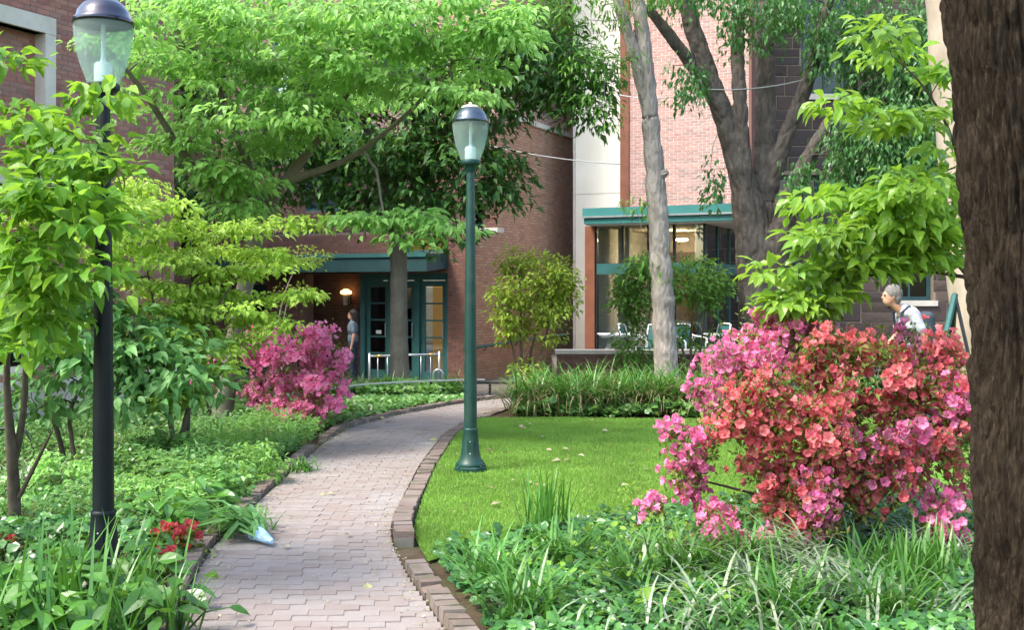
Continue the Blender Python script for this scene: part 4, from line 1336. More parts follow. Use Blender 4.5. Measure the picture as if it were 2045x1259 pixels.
def sprays(C, out, n, R0, leaf, flat=.25, droop=.35, hang=0.0, jitter=.5):
    k = len(C)
    a = rng.uniform(0, 2 * math.pi, (k, n)); r = R0 * np.sqrt(rng.random((k, n))) * rng.uniform(.7, 1.25, (k, 1))
    tilt = rng.normal(0, .16, (k, 1, 2))
    off = np.stack([np.cos(a) * r, np.sin(a) * r, rng.normal(0, 1, (k, n)) * R0 * flat], -1)
    off[..., 2] += off[..., 0] * tilt[..., 0] + off[..., 1] * tilt[..., 1] - droop * .5 * r * r / R0
    if hang:
        off[..., 2] -= rng.random((k, n)) * hang
    d = np.stack([np.cos(a), np.sin(a), np.full((k, n), -droop)], -1) + rng.normal(0, jitter, (k, n, 3)) + out[:, None, :] * .4
    if hang: d[..., 2] -= 1.2
    up = np.stack([rng.normal(0, .35, (k, n)), rng.normal(0, .35, (k, n)) - .25, np.ones((k, n))], -1)
    P = (C[:, None, :] + off).reshape(-1, 3)
    s = leaf * rng.uniform(.6, 1.25, k * n)
    return P, orient(d.reshape(-1, 3), up.reshape(-1, 3), s)

def bent(tpl, curl, fold, sk):
    V = np.array(tpl[0], float)
    V[:, 2] += -curl * V[:, 1] ** 2 + fold * np.abs(V[:, 0])
    V[:, 0] += sk * V[:, 1] ** 2
    return V.tolist(), tpl[1]
VAR = {}
def variants(tpl):
    k = id(tpl)
    if k not in VAR:
        VAR[k] = [tpl, bent(tpl, .22, .25, .10), bent(tpl, -.10, .45, -.12), bent(tpl, .40, .05, .05)] if len(tpl[0]) < 14 else [tpl]
    return VAR[k]

def foliage(parent, name, tpl, mat, P, M3, nparts=0, part='leaf', kind='stuff'):
    px, py = pix(P)
    nparts = min(nparts, int(len(P) * .8))
    if nparts:
        vis = (px > 5) & (px < 2040) & (py > 5) & (py < 1250)
        score = np.where(vis, np.linalg.norm(M3[:, :, 1], axis=1) / P[:, 1], 0)
        od = np.argsort(-score)
        sel, rest = od[:nparts], od[nparts:]
    else:
        sel, rest = np.array([], int), np.arange(len(P))
    vs = variants(tpl)
    m = MB()
    for i, tv in enumerate(vs):
        q = rest[i::len(vs)]
        m.inst(tv, M3[q], P[q])
    o = m.build(name, MAT[mat], parent, kind=kind)
    for i, tv in enumerate(vs):
        q = sel[i::len(vs)]
        if len(q):
            pieces(part, MB().add(*tv).mesh(part, MAT[mat]), o, M3[q], P[q])
    return o

class Wood:
    "trunk polylines plus branches grown to the leaf clusters"
    def __init__(self):
        self.p, self.par, self.rmax, self.seg = [], [], [], []
    def trunk(self, pts, rad, parent=-1, n=14):
        pts = np.asarray(pts, float)
        d = np.concatenate([[0], np.cumsum(np.linalg.norm(np.diff(pts, axis=0), axis=1))])
        t = np.linspace(0, d[-1], n)
        P = np.stack([np.interp(t, d, pts[:, k]) for k in range(3)], 1)
        for _ in range(2): P[1:-1] = (P[:-2] + 2 * P[1:-1] + P[2:]) / 4
        Rr = np.interp(t, d, rad)
        last = parent
        for k in range(n):
            self.p.append(P[k]); self.par.append(last); self.rmax.append(Rr[k]); last = len(self.p) - 1
        return last
    def near(self, q):
        return int(np.argmin(np.linalg.norm(np.array(self.p) - q, axis=1)))
    def grow(self, targets, skip=4, wob=.08, low=.35):
        T = np.asarray(targets)
        P0 = np.array(self.p)
        zmin = P0[:, 2].min() + (P0[:, 2].max() - P0[:, 2].min()) * low
        ok = [i for i in range(len(self.p)) if self.p[i][2] >= zmin]
        dist = np.array([min(np.linalg.norm(np.array([self.p[i] for i in ok]) - t, axis=1)) for t in T])
        cand = ok[:]
        for ti in np.argsort(dist):
            t = T[ti]
            C = np.array([self.p[i] for i in cand])
            v = t - C
            dd = np.linalg.norm(v, axis=1)
            cost = dd * (1 + .5 * np.clip(-v[:, 2] / (dd + 1e-6), 0, 1))
            i = cand[int(np.argmin(cost))]
            a = self.p[i]; L = np.linalg.norm(t - a)
            if L < .03: continue
            k = max(2, int(L / .22) + 1)
            mid = (a + t) / 2 + rng.normal(0, wob, 3) * L + np.array([0, 0, .10 * L])
            last = i
            for f in np.linspace(0, 1, k + 1)[1:]:
                q = (1 - f) ** 2 * a + 2 * f * (1 - f) * mid + f * f * t + rng.normal(0, .012, 3) * min(1, L)
                self.p.append(q); self.par.append(last); self.rmax.append(None); last = len(self.p) - 1; cand.append(last)
    def build(self, parent, tmat, bmat, twig=.006, power=.45, sides=12, rough=.06, tname='trunk', plates=None, fuse=0):
        n = len(self.p); cnt = np.zeros(n)
        kids = [[] for _ in range(n)]
        for i in range(n):
            if self.par[i] >= 0: kids[self.par[i]].append(i)
        for i in range(n - 1, -1, -1):
            if not kids[i]: cnt[i] += 1
            if self.par[i] >= 0: cnt[self.par[i]] += cnt[i]
        r = np.zeros(n)
        for i in range(n):
            if self.rmax[i] is not None: r[i] = self.rmax[i]
            else:
                r[i] = twig * cnt[i] ** power
                if self.par[i] >= 0: r[i] = min(r[i], r[self.par[i]] * .92)
        tm, bm = MB(), MB()
        done = set()
        for i in range(n):
            if i in done: continue
            start = self.par[i]
            chain = ([start] if start >= 0 else []) + [i]
            done.add(i)
            istr = self.rmax[i] is not None
            j = i
            while True:
                nx = [c for c in kids[j] if (self.rmax[c] is not None) == istr and c not in done]
                if not nx: break
                j = max(nx, key=lambda c: cnt[c]); chain.append(j); done.add(j)
            pts = np.array([self.p[c] for c in chain]); rr = np.array([r[c] for c in chain])
            if start >= 0: rr[0] = min(rr[0], rr[1] * 1.15)
            if istr:
                P, _ = resample(np.c_[pts, rr], max(len(pts) * (9 if plates else 3), 20))
                tm.tube(P[:, :3], P[:, 3], sides * 2, rough=rough, seed=i % 7, plates=plates if rr[0] > .06 else None)
            else:
                bm.tube(pts, rr, 6 if rr[0] > .012 else 4, caps=False)
        out = tm.build(tname, MAT[tmat], parent, smooth=True)
        if fuse:
            f = out.modifiers.new('fuse', 'REMESH'); f.mode = 'VOXEL'; f.voxel_size = fuse; f.use_smooth_shade = True
            s = out.modifiers.new('smooth', 'SMOOTH'); s.iterations = 1; s.factor = .5
        if bm.n: bm.build('branches', MAT[bmat], parent, smooth=True, kind='stuff')
        return out

def blobs(spec, shell=.35):
    "spec rows: px, py, rx, ry (photo pixels), Y, rY (m), clusters"
    C, D = [], []
    for px, py, rx, ry, Y, rY, n in spec:
        p, d = ellip(n, W(px, py, Y), (rx / FPX * Y, rY, ry / FPX * Y), shell)
        C.append(p); D.append(d)
    return np.concatenate(C), np.concatenate(D)

def layered(spec, step=34, thick=9):
    "split each blob into thin, nearly level plates of foliage with air between them"
    out = []
    for px, py, rx, ry, Y, rY, n in spec:
        k = max(1, int(round(2 * ry / step)))
        for i in range(k):
            f = 0 if k == 1 else -1 + 2 * (i + rng.uniform(.2, .8)) / k
            w = math.sqrt(max(.12, 1 - f * f))
            for h in range(2):
                ox = rng.uniform(-.45, .45) * rx
                out.append((px + ox, py + f * ry + rng.normal(0, 4), rx * w * rng.uniform(.35, .62), min(ry, thick), Y + rng.normal(0, .4) * rY, rY * w * .6, max(1, int(round(n / k / 2)))))
    return out

def tree(name, label, cat, base, trunks, spec, tpl, leaf, mat, n=14, R0=.25, flat=.2, droop=.35, hang=0, tmat='brown_bark', bmat='twig', nparts=0, twig=.006, group=None, low=.35, shell=.35, jitter=.5, rough=.06, sides=12, plates=None, fuse=0, crown='crown', wob=.08, layers=0):
    t = thing(name, label, cat, base, group)
    w = Wood()
    for tr in trunks:
        pts, rad = tr[0], tr[1]
        par = w.near(np.asarray(pts[0])) if (len(tr) > 2 and tr[2] and w.p) else -1
        w.trunk(pts, rad, par)
    if layers: spec = layered(spec, layers)
    C, D = blobs(spec, shell)
    w.grow(C, low=low, wob=wob)
    w.build(t, tmat, bmat, twig, sides=sides, rough=rough, plates=plates, fuse=fuse)
    P, M3 = sprays(C, D, n, R0, leaf, flat, droop, hang, jitter)
    foliage(t, crown, tpl, mat, P, M3, nparts)
    return t

# ---- large dogwood reaching over the path (light green layered sprays)
tree('dogwood_tree', 'large light green dogwood spreading over the path from the bed', 'tree', (-3.35, 13.0, 0),
    [([W(440, 860, 13), W(452, 760, 13), W(480, 620, 13), W(510, 460, 12.9), W(548, 370, 12.7), W(640, 290, 12.3), W(700, 170, 11.8), W(772, 60, 11.4)], [.13, .115, .10, .09, .07, .045, .03, .012]),
     ([W(510, 460, 12.9), W(500, 330, 12.6), W(440, 200, 12.2), W(420, 60, 12)], [.07, .055, .04, .02], True),
     ([W(548, 370, 12.7), W(700, 320, 12.2), W(830, 215, 11.6), W(900, 130, 11.2)], [.05, .035, .025, .01], True),
     ([W(500, 430, 12.9), W(380, 330, 12.2), W(280, 170, 11.4), W(200, 80, 11)], [.06, .045, .03, .012], True)],
    [(430, 60, 330, 75, 11.5, 1.2, 130), (800, 50, 250, 60, 11.2, 1.1, 95), (700, 150, 230, 70, 11.4, 1.1, 85), (930, 120, 130, 65, 10.9, .8, 36),
     (470, 200, 260, 80, 11.8, 1.2, 75), (270, 70, 130, 60, 11.2, .8, 26), (600, 230, 160, 50, 11.8, .9, 34), (1030, 40, 70, 35, 10.8, .5, 20),
     (520, 320, 150, 45, 12.2, .7, 28), (370, 290, 120, 60, 11.8, .8, 28), (560, 20, 300, 40, 11.2, 1.0, 50), (990, 70, 80, 35, 10.9, .5, 16), (470, 385, 130, 40, 12.2, .7, 22), (230, 200, 90, 40, 11.4, .6, 9), (735, 432, 70, 14, 11.3, .25, 14), (840, 435, 88, 18, 11.2, .3, 18), (800, 470, 40, 10, 11.2, .2, 5), (905, 445, 25, 16, 11.1, .2, 5)],
    LEAF8, .098, 'dogwood', n=22, R0=.27, flat=.07, droop=.45, tmat='smooth_bark', bmat='smooth_bark', nparts=300, twig=.0055, jitter=.3, fuse=.02, layers=40)
# ---- yellow-green small trees in the left bed
tree('yellow_green_tree', 'yellow-green small multi-stemmed tree behind the near lamp post', 'tree', tuple(G(365, 930)),
    [([G(365, 930), W(360, 860, 10.2), W(395, 770, 10.3), W(415, 640, 10.4), W(470, 560, 10.6)], [.032, .026, .02, .014, .008]),
     ([G(358, 935), W(340, 850, 10.2), W(330, 760, 10.2), W(310, 620, 10.2), W(290, 520, 10.2)], [.026, .022, .018, .012, .007]),
     ([G(372, 930), W(378, 820, 10.3), W(372, 700, 10.5), W(380, 560, 10.6)], [.02, .017, .014, .008])],
    [(430, 510, 180, 85, 10.6, .7, 84), (510, 560, 110, 90, 10.8, .6, 56), (330, 560, 130, 120, 10.3, .6, 66), (230, 420, 120, 70, 9.8, .6, 34), (220, 560, 110, 70, 9.8, .6, 34), (110, 480, 90, 80, 9.6, .5, 22), (570, 440, 80, 30, 10.9, .4, 12), (400, 650, 110, 50, 10.4, .5, 20), (300, 450, 110, 60, 10.3, .6, 24), (590, 585, 60, 20, 10.7, .25, 7), (560, 650, 50, 14, 10.6, .2, 6), (310, 390, 70, 40, 10.3, .5, 14), (290, 690, 120, 50, 10.2, .6, 24), (420, 720, 90, 50, 10.3, .5, 20), (480, 640, 60, 50, 10.6, .4, 12), (360, 780, 90, 30, 10.1, .5, 12)],
    LEAF8, .072, 'dogwood_y', n=22, R0=.19, flat=.08, droop=.5, tmat='brown_bark', bmat='twig', twig=.004, nparts=300, low=.3, jitter=.35, layers=44)
tree('bluish_shrub', 'bluish green broad-leaved shrub with bare stems beside the near lamp post', 'shrub', tuple(G(150, 950)),
    [([G(132, 935), W(112, 850, 10.0), W(88, 790, 10.0), W(110, 700, 10.0)], [.024, .022, .017, .009]),
     ([G(152, 948), W(140, 850, 9.9), W(132, 830, 9.9), W(170, 760, 9.9), W(200, 690, 9.9)], [.022, .018, .017, .012, .007])],
    [(130, 640, 120, 70, 9.8, .6, 42), (240, 680, 80, 80, 9.8, .5, 32), (60, 600, 70, 70, 9.8, .5, 24), (290, 720, 60, 50, 9.7, .4, 16), (150, 740, 100, 30, 9.8, .4, 14), (350, 720, 60, 60, 9.8, .4, 14), (270, 790, 80, 30, 9.7, .5, 14), (90, 790, 80, 30, 9.8, .4, 9), (420, 770, 40, 30, 9.9, .3, 6)],
    LEAF8, .125, 'blue_leaf', n=13, R0=.2, flat=.22, droop=.5, tmat='twig', bmat='twig', twig=.004, low=.5, group=None)

# ---- near tree at the left edge (big soft leaves in front of the lamp)
tree('near_leafy_tree', 'near green leafy small tree with reddish twigs at the left edge', 'tree', tuple(G(30, 1062)),
    [([G(30, 1062), W(28, 960, 7.4), W(24, 900, 7.3), W(14, 800, 7.2), W(8, 700, 7.0), W(60, 560, 6.5), W(140, 440, 6.0)], [.045, .04, .035, .024, .018, .014, .006]),
     ([W(26, 930, 7.4), W(46, 860, 7.3), W(55, 720, 7.0), W(30, 560, 6.6), W(70, 420, 6.2), W(110, 300, 5.9)], [.03, .022, .017, .013, .009, .004], True),
     ([W(40, 990, 7.4), W(80, 910, 7.3), W(105, 860, 7.2)], [.016, .012, .006], True)],
    [(80, 320, 110, 80, 5.9, .5, 20), (60, 470, 100, 80, 5.8, .5, 22), (170, 270, 60, 20, 5.75, .3, 4), (170, 420, 60, 40, 5.7, .35, 5), (60, 600, 90, 60, 6.0, .5, 15), (20, 230, 50, 60, 5.9, .4, 8), (180, 540, 50, 20, 5.75, .3, 3),
     (205, 190, 50, 14, 5.7, .2, 5), (215, 330, 40, 30, 5.65, .2, 3), (200, 450, 40, 20, 5.65, .2, 3), (40, 540, 60, 80, 5.8, .4, 14), (80, 420, 70, 60, 5.8, .4, 9), (60, 690, 60, 30, 5.9, .3, 6), (150, 340, 80, 40, 5.75, .4, 7), (15, 110, 30, 30, 6, .3, 3)],
    LEAF8, .105, 'near_leaf', n=15, R0=.19, flat=.12, droop=.28, tmat='twig', bmat='twig', nparts=300, twig=.0028, low=.55, jitter=.5, layers=50)

# ---- dark tree before the entrance
tree('dark_leafy_tree', 'dark green tree with a straight smooth trunk in front of the entrance doors', 'tree', tuple(W(800, 775, 19.3)),
    [([W(800, 780, 19.3), W(798, 730, 19.3), W(796, 600, 19.3), W(798, 480, 19.3), W(780, 380, 19.2), W(745, 300, 19), W(720, 200, 18.8)], [.19, .165, .15, .15, .14, .10, .06]),
     ([W(795, 440, 19.3), W(850, 330, 19), W(960, 290, 18.6), W(1040, 190, 18.2), W(1060, 110, 18)], [.11, .08, .055, .035, .015], True),
     ([W(788, 400, 19.2), W(830, 250, 18.9), W(840, 100, 18.6)], [.09, .06, .03], True)],
    [(760, 250, 190, 110, 18.8, 1.5, 85), (900, 330, 130, 80, 18.4, 1.2, 60), (930, 180, 150, 90, 18.2, 1.2, 75), (1040, 110, 110, 90, 18.0, 1.0, 45), (1120, 140, 60, 70, 17.8, .7, 20), (1000, 340, 40, 30, 18.2, .5, 8), (1010, 380, 28, 18, 18.2, .3, 5),
     (800, 400, 110, 40, 18.8, .8, 24), (640, 330, 130, 70, 19, 1, 36), (560, 200, 200, 130, 18.8, 1.2, 60), (860, 60, 200, 80, 18.3, 1.2, 50), (450, 330, 150, 120, 19, 1, 46), (900, 470, 40, 30, 18.4, .4, 6), (1180, 200, 50, 40, 17.8, .4, 10), (420, 120, 140, 110, 19, 1, 36), (640, 240, 110, 60, 19, .8, 20)],
    LEAF4, .17, 'oak', n=32, R0=.38, flat=.35, droop=.5, tmat='smooth_bark', bmat='brown_bark', twig=.010, low=.55)

# ---- slender grey-barked trunk in the middle
tree('grey_bark_tree', 'tree with a slender rough grey trunk before the glass pavilion', 'tree', tuple(W(1330, 778, 17.5)),
    [([W(1332, 790, 17.5), W(1330, 730, 17.5), W(1324, 600, 17.5), W(1313, 430, 17.5), W(1316, 345, 17.5), W(1300, 300, 17.5), W(1297, 200, 17.5), W(1292, 100, 17.5), W(1272, 0, 17.5), W(1258, -120, 17.5), W(1250, -240, 17.5)], [.20, .18, .165, .15, .16, .135, .125, .115, .10, .08, .06]),
     ([W(1296, 250, 17.5), W(1284, 170, 17.48), W(1262, 90, 17.45), W(1234, 0, 17.4), W(1205, -90, 17.3), W(1180, -200, 17.2)], [.05, .095, .085, .08, .06, .03], True),
     ([W(1308, 362, 17.5), W(1318, 350, 17.47), W(1333, 342, 17.42)], [.10, .09, .04], True)],
    [(1240, 130, 40, 30, 17.3, .3, 8), (1195, 120, 70, 28, 17.2, .4, 16), (1180, 195, 60, 26, 17.2, .3, 10), (1150, 110, 30, 24, 17.2, .3, 6), (1215, 225, 30, 22, 17.2, .2, 4), (1160, -20, 130, 50, 17.2, .8, 34), (1280, 412, 22, 14, 17.35, .1, 3), (1290, 520, 16, 10, 17.35, .1, 2), (1180, 25, 110, 26, 17.2, .5, 16), (1340, -50, 110, 30, 17.6, .8, 18)],
    NARROW, .14, 'ash_leaf', n=20, R0=.24, flat=.5, droop=.6, tmat='grey_bark', bmat='grey_bark', twig=.006, low=.45, rough=.12, sides=28, plates=(.022, .055, .20))

# ---- great multi-stemmed tree with hanging foliage
tree('weeping_tree', 'great forked tree with hanging foliage before the stone building', 'tree', tuple(W(1525, 790, 19.6)),
    [([W(1528, 800, 19.6), W(1526, 700, 19.6), W(1522, 600, 19.6), W(1512, 500, 19.6), W(1490, 380, 19.5), W(1462, 280, 19.4), W(1425, 170, 19.3), W(1380, 60, 19.2), W(1350, -60, 19), W(1330, -160, 19)], [.48, .42, .39, .36, .23, .18, .165, .135, .12, .1]),
     ([W(1520, 700, 19.6), W(1526, 560, 19.6), W(1526, 400, 19.7), W(1528, 260, 19.8), W(1528, 120, 19.9), W(1525, -60, 20)], [.12, .22, .20, .18, .17, .15], True),
     ([W(1512, 600, 19.5), W(1498, 450, 19.45), W(1484, 330, 19.3), W(1478, 200, 19.3), W(1470, 90, 19.4), W(1480, -60, 19.5)], [.10, .15, .13, .12, .11, .1], True),
     ([W(1528, 660, 19.6), W(1545, 530, 19.45), W(1568, 430, 19.3), W(1600, 340, 19.1), W(1650, 250, 18.9), W(1700, 180, 18.7)], [.10, .22, .19, .14, .10, .06], True),
     ([W(1530, 400, 19.7), W(1570, 270, 19.5), W(1620, 150, 19.3), W(1640, 60, 19.1), W(1670, -60, 19)], [.15, .13, .11, .09, .06], True),
     ([W(1470, 310, 19.45), W(1446, 235, 19.4), W(1390, 140, 19.1), W(1330, 60, 18.8), W(1290, 10, 18.6)], [.05, .12, .11, .10, .07], True),
     ([W(1565, 440, 19.3), W(1556, 410, 19.2), W(1570, 385, 19.2)], [.13, .12, .10], True)],
    [(1670, 40, 40, 60, 18.6, .7, 20), (1780, 100, 90, 110, 18.3, .9, 90), (1740, 250, 90, 90, 18.3, .9, 76), (1830, 230, 60, 150, 18, .8, 70), (1690, 340, 40, 50, 18.3, .5, 16), (1800, 370, 80, 60, 18, .6, 34), (1440, -20, 60, 20, 18.8, .8, 6), (1530, 20, 30, 20, 19.0, .6, 4), (1370, 130, 34, 30, 18.6, .4, 8), (1490, 20, 40, 20, 18.7, .5, 5),
     (1580, 320, 24, 24, 18.8, .2, 4), (1430, 330, 24, 22, 18.9, .2, 3), (1575, -20, 50, 20, 18.9, .6, 4), (1650, -50, 180, 40, 18.6, 1.2, 40), (1390, -60, 150, 30, 18.8, 1.0, 22), (1690, 450, 60, 30, 18.3, .4, 8), (1850, 60, 70, 80, 18, .6, 24)],
    LEAF4, .125, 'weeping', n=40, R0=.24, flat=.3, droop=.5, hang=.6, tmat='brown_bark', bmat='brown_bark', twig=.008, low=.6, sides=40, rough=.06, fuse=.02, plates=(.035, .10, .42))

# ---- saplings by the walls
tree('leafy_sapling', 'yellow-green multi-stemmed sapling against the brown brick wall', 'tree', tuple(W(1045, 770, 18.0)),
    [([W(1045, 775, 18), W(1040, 700, 18), W(1040, 600, 18), W(1035, 520, 18)], [.03, .024, .016, .008]), ([W(1052, 775, 18), W(1060, 700, 18), W(1085, 620, 18), W(1095, 540, 18)], [.022, .018, .012, .006]), ([W(1040, 775, 18), W(1025, 700, 18), W(1005, 620, 18)], [.02, .014, .008]), ([W(1060, 780, 18), W(1082, 700, 18), W(1110, 600, 18)], [.02, .014, .006])],
    [(1060, 580, 85, 75, 18, .6, 90), (1110, 560, 45, 45, 18, .4, 22), (1020, 620, 40, 60, 18, .4, 24), (1035, 520, 25, 30, 18, .3, 8), (1050, 740, 30, 30, 17.8, .3, 8), (1090, 660, 40, 30, 18, .4, 12), (1120, 600, 35, 30, 18, .3, 10)],
    LEAF4, .095, 'sapling', n=26, R0=.16, flat=.4, droop=.4, tmat='twig', bmat='twig', twig=.0045, low=.35)
tree('leafy_sapling', 'dark green leafy sapling growing before the pavilion windows', 'tree', tuple(W(1385, 780, 19.4)),
    [([W(1385, 785, 19.4), W(1378, 690, 19.4), W(1385, 600, 19.4), W(1370, 540, 19.4)], [.03, .022, .016, .008]), ([W(1378, 785, 19.4), W(1365, 690, 19.4), W(1300, 620, 19.4), W(1260, 560, 19.4)], [.026, .02, .014, .007]), ([W(1392, 785, 19.4), W(1400, 690, 19.4), W(1412, 600, 19.4)], [.02, .015, .008])],
    [(1375, 560, 70, 50, 19.4, .6, 48), (1280, 580, 55, 60, 19.4, .5, 40), (1250, 600, 40, 40, 19.4, .4, 18), (1420, 580, 40, 40, 19.4, .4, 18), (1270, 680, 40, 40, 19.4, .3, 12), (1400, 670, 50, 26, 19.4, .4, 9), (1300, 530, 50, 24, 19.4, .4, 12), (1300, 720, 70, 16, 19.4, .3, 7)],
    LEAF4, .105, 'sapling_d', n=30, R0=.18, flat=.4, droop=.4, tmat='twig', bmat='twig', twig=.0045, low=.35)
tree('thin_sapling', 'thin pale-leaved sapling behind the pink azalea by the lantern', 'tree', tuple(G(550, 840)),
    [([G(550, 840), W(552, 650, 14.3), W(575, 560, 14.3), W(600, 520, 14.2)], [.02, .013, .008, .004]), ([G(560, 840), W(565, 640, 14.3), W(580, 580, 14.3)], [.014, .009, .004])],
    [(600, 510, 32, 20, 14.2, .2, 9), (630, 512, 26, 14, 14.2, .2, 6), (590, 600, 30, 10, 14.2, .15, 4), (605, 575, 50, 10, 14.1, .15, 5), (575, 530, 14, 20, 14.2, .15, 4)],
    LEAF4, .06, 'sapling', n=14, R0=.12, flat=.35, tmat='grey_bark', bmat='grey_bark', twig=.003, low=.5)

# ---- dogwood branch from the right, in front of the stone building
tree('right_dogwood', 'bright green dogwood with large pointed leaves leaning in from the right trunk', 'tree', (3.70, 8.3, 0),
    [([(3.70, 8.3, -.02), W(1990, 900, 8.2), W(1985, 700, 8.1), W(1960, 560, 7.9), W(1860, 470, 7.7), W(1760, 440, 7.5), W(1680, 420, 7.4)], [.05, .045, .04, .026, .014, .009, .004]),
     ([W(1960, 560, 7.9), W(1935, 400, 7.8), W(1900, 260, 7.6), W(1840, 160, 7.4), W(1780, 110, 7.3)], [.026, .018, .010, .007, .003], True),
     ([W(1960, 560, 7.9), W(1850, 540, 7.8), W(1740, 550, 7.6), W(1640, 560, 7.4)], [.016, .010, .007, .004], True)],
    [(1780, 420, 130, 40, 7.5, .45, 40), (1830, 480, 90, 40, 7.6, .4, 22), (1680, 470, 70, 22, 7.4, .25, 12), (1680, 530, 110, 20, 7.5, .35, 18), (1600, 600, 100, 16, 7.4, .25, 14), (1745, 62, 40, 12, 7.4, .15, 3), (1800, 95, 60, 14, 7.5, .2, 4), (1690, 195, 40, 10, 7.3, .12, 3), (1780, 232, 80, 12, 7.4, .2, 7), (1880, 150, 30, 25, 7.6, .2, 3),
     (1890, 260, 24, 50, 7.7, .2, 5), (1890, 380, 40, 40, 7.7, .3, 9), (1800, 360, 100, 22, 7.5, .35, 14), (1640, 400, 40, 20, 7.4, .2, 5), (1550, 535, 40, 12, 7.4, .15, 4), (1640, 580, 60, 18, 7.5, .25, 7)],
    LEAF8, .118, 'right_leaf', n=17, R0=.20, flat=.12, droop=.32, tmat='twig', bmat='twig', nparts=300, twig=.0035, low=.4, jitter=.48, layers=50)

# ---- pale sunlit trunk behind, and the great near trunk on the right
def trunk_tree(name, label, pts, rad, mat, rough, spec=None, leafm='oak', ridges=0, sides=28):
    t = thing(name, label, 'tree', tuple(pts[0]))
    n = 90
    d = np.concatenate([[0], np.cumsum(np.linalg.norm(np.diff(np.array(pts), axis=0), axis=1))])
    tt = np.linspace(0, d[-1], n)
    P = np.stack([np.interp(tt, d, np.array(pts)[:, k]) for k in range(3)], 1)
    for _ in range(6): P[1:-1] = (P[:-2] + 2 * P[1:-1] + P[2:]) / 4
    Rr = np.interp(tt, d, rad)
    if not ridges:
        MB().tube(P, Rr, sides, rough=rough).build('trunk', MAT[mat], t, smooth=True)
    else:
        S = 400
        a = np.arange(S) * 2 * math.pi / S
        n2 = 420
        t2 = np.linspace(0, d[-1], n2)
        P2 = np.stack([np.interp(t2, tt, P[:, k]) for k in range(3)], 1); R2 = np.interp(t2, tt, Rr)
        A, Z = np.meshgrid(a, t2)
        per = 2 * math.pi * .3
        h = .7 * plate_h(A * .3, Z, .046, .5, 3, per, .6) + .35 * plate_h(A * .3, Z, .022, .2, 5, per, .5) + .12 * np.sin(Z * 40 + 7 * np.sin(A * 11)) * np.sin(A * 53 + Z * 5)
        rr = R2[:, None] + ridges * (h - .8) + .012 * np.sin(A * 3 + Z)
        V = np.stack([P2[:, 0:1] + rr * np.cos(A), P2[:, 1:2] + rr * np.sin(A), np.repeat(P2[:, 2:3], S, 1)], -1).reshape(-1, 3)
        i = np.arange(n2 - 1)[:, None] * S; j = np.arange(S)[None]; k = (j + 1) % S
        MB().add(V, np.stack([i + j, i + k, i + S + k, i + S + j], -1).reshape(-1, 4)).build('trunk', MAT[mat], t, smooth=True)
    return t
trunk_tree('pale_trunk_tree', 'tree with a pale cream trunk behind the dark near trunk', [W(1990, 940, 12), W(1965, 700, 12), W(1948, 500, 12), W(1925, 240, 12), W(1905, 60, 12), W(1895, -120, 12)], [.36, .33, .31, .29, .28, .26], 'pale_bark', .05)
nt_tree = trunk_tree('great_trunk_tree', 'great dark brown tree with deeply furrowed bark at the right edge', [(2.36, 4.6, -.05), (2.32, 4.6, .12), (2.30, 4.6, .3), (2.27, 4.6, .9), (2.235, 4.6, 1.65), (2.17, 4.6, 2.25), (2.09, 4.6, 2.86), (2.03, 4.6, 3.4), (1.98, 4.62, 4.2)], [.38, .34, .325, .315, .31, .30, .29, .28, .25], 'near_bark', .05, ridges=.055)

# unseen crown of the great near tree, added overhead to shade its trunk
def unseen_crown():
    w = Wood(); w.trunk([(2.03, 4.6, 3.4), (1.98, 4.62, 4.2), (1.8, 4.6, 5.2), (1.6, 4.5, 6.2)], [.26, .24, .15, .08])
    C, D = ellip(110, (1.6, 4.0, 6.2), (2.6, 2.4, 1.3), .3)
    w.grow(C, low=.3); w.build(nt_tree, 'brown_bark', 'brown_bark', .012, tname='leader')
    P, M3 = sprays(C, D, 26, .42, .17, .3, .4)
    foliage(nt_tree, 'crown', LEAF4, 'oak', P, M3)
unseen_crown()
# ================================================================ AZALEAS
def azalea(label, base, stems, spec, petals, size, nfl, nleaf, ncl=5, name='azalea_bush', nparts=300, shell=.75, group=None, leafsize=.045, gap=-.28):
    t = thing(name, label, 'azalea', tuple(base), group)
    w = Wood()
    for s in stems:
        w.trunk(s, np.linspace(.018, .006, len(s)), n=8)
    C, D = blobs(layered(spec, 30, 11), .2)
    keep = vnoise(C, 14.0, 4) > gap
    w.grow(C[rng.permutation(len(C))[:160]], low=.1)
    w.build(t, 'twig', 'twig', .0032, sides=4, tname='stems')
    # trusses of flowers at the outer shell
    C0, D0_, C, D = C, D, C[keep], D[keep]
    k = len(C)
    P = (C[:, None, :] + rng.normal(0, .043, (k, ncl, 3))).reshape(-1, 3)
    out = (D[:, None, :] + np.array([0, -.35, .45]) + rng.normal(0, .45, (k, ncl, 3))).reshape(-1, 3)
    s = size * rng.uniform(.55, 1.25, len(P))
    Z = norm(out); X = norm(np.cross(Z, rng.normal(0, 1, Z.shape))); Y = np.cross(Z, X)
    M3 = np.stack([X, Y, Z], -1) * s[:, None, None]
    foliage(t, 'blossoms', FLOWER, petals, P, M3, nparts, 'flower')
    n = nleaf
    Q = C0[rng.integers(0, len(C0), n)] + rng.normal(0, .06, (n, 3))
    Q2, _ = blobs([(a, b, c * .9, d * .9, e, f * .9, int(n / len(spec) * .55)) for a, b, c, d, e, f, g in spec], .3)
    Q = np.concatenate([Q, Q2])
    d = rng.normal(0, 1, (len(Q), 3)) + [0, -.2, .5]
    foliage(t, 'foliage', NARROW, 'azalea_leaf', Q, orient(d, rng.normal(0, .5, (len(Q), 3)) + [0, 0, 1], leafsize * rng.uniform(.7, 1.3, len(Q)), 1.6))
    return t

gx = lambda px, Y, z=0.0: np.array([(px - CX) / FPX * Y, Y, z])
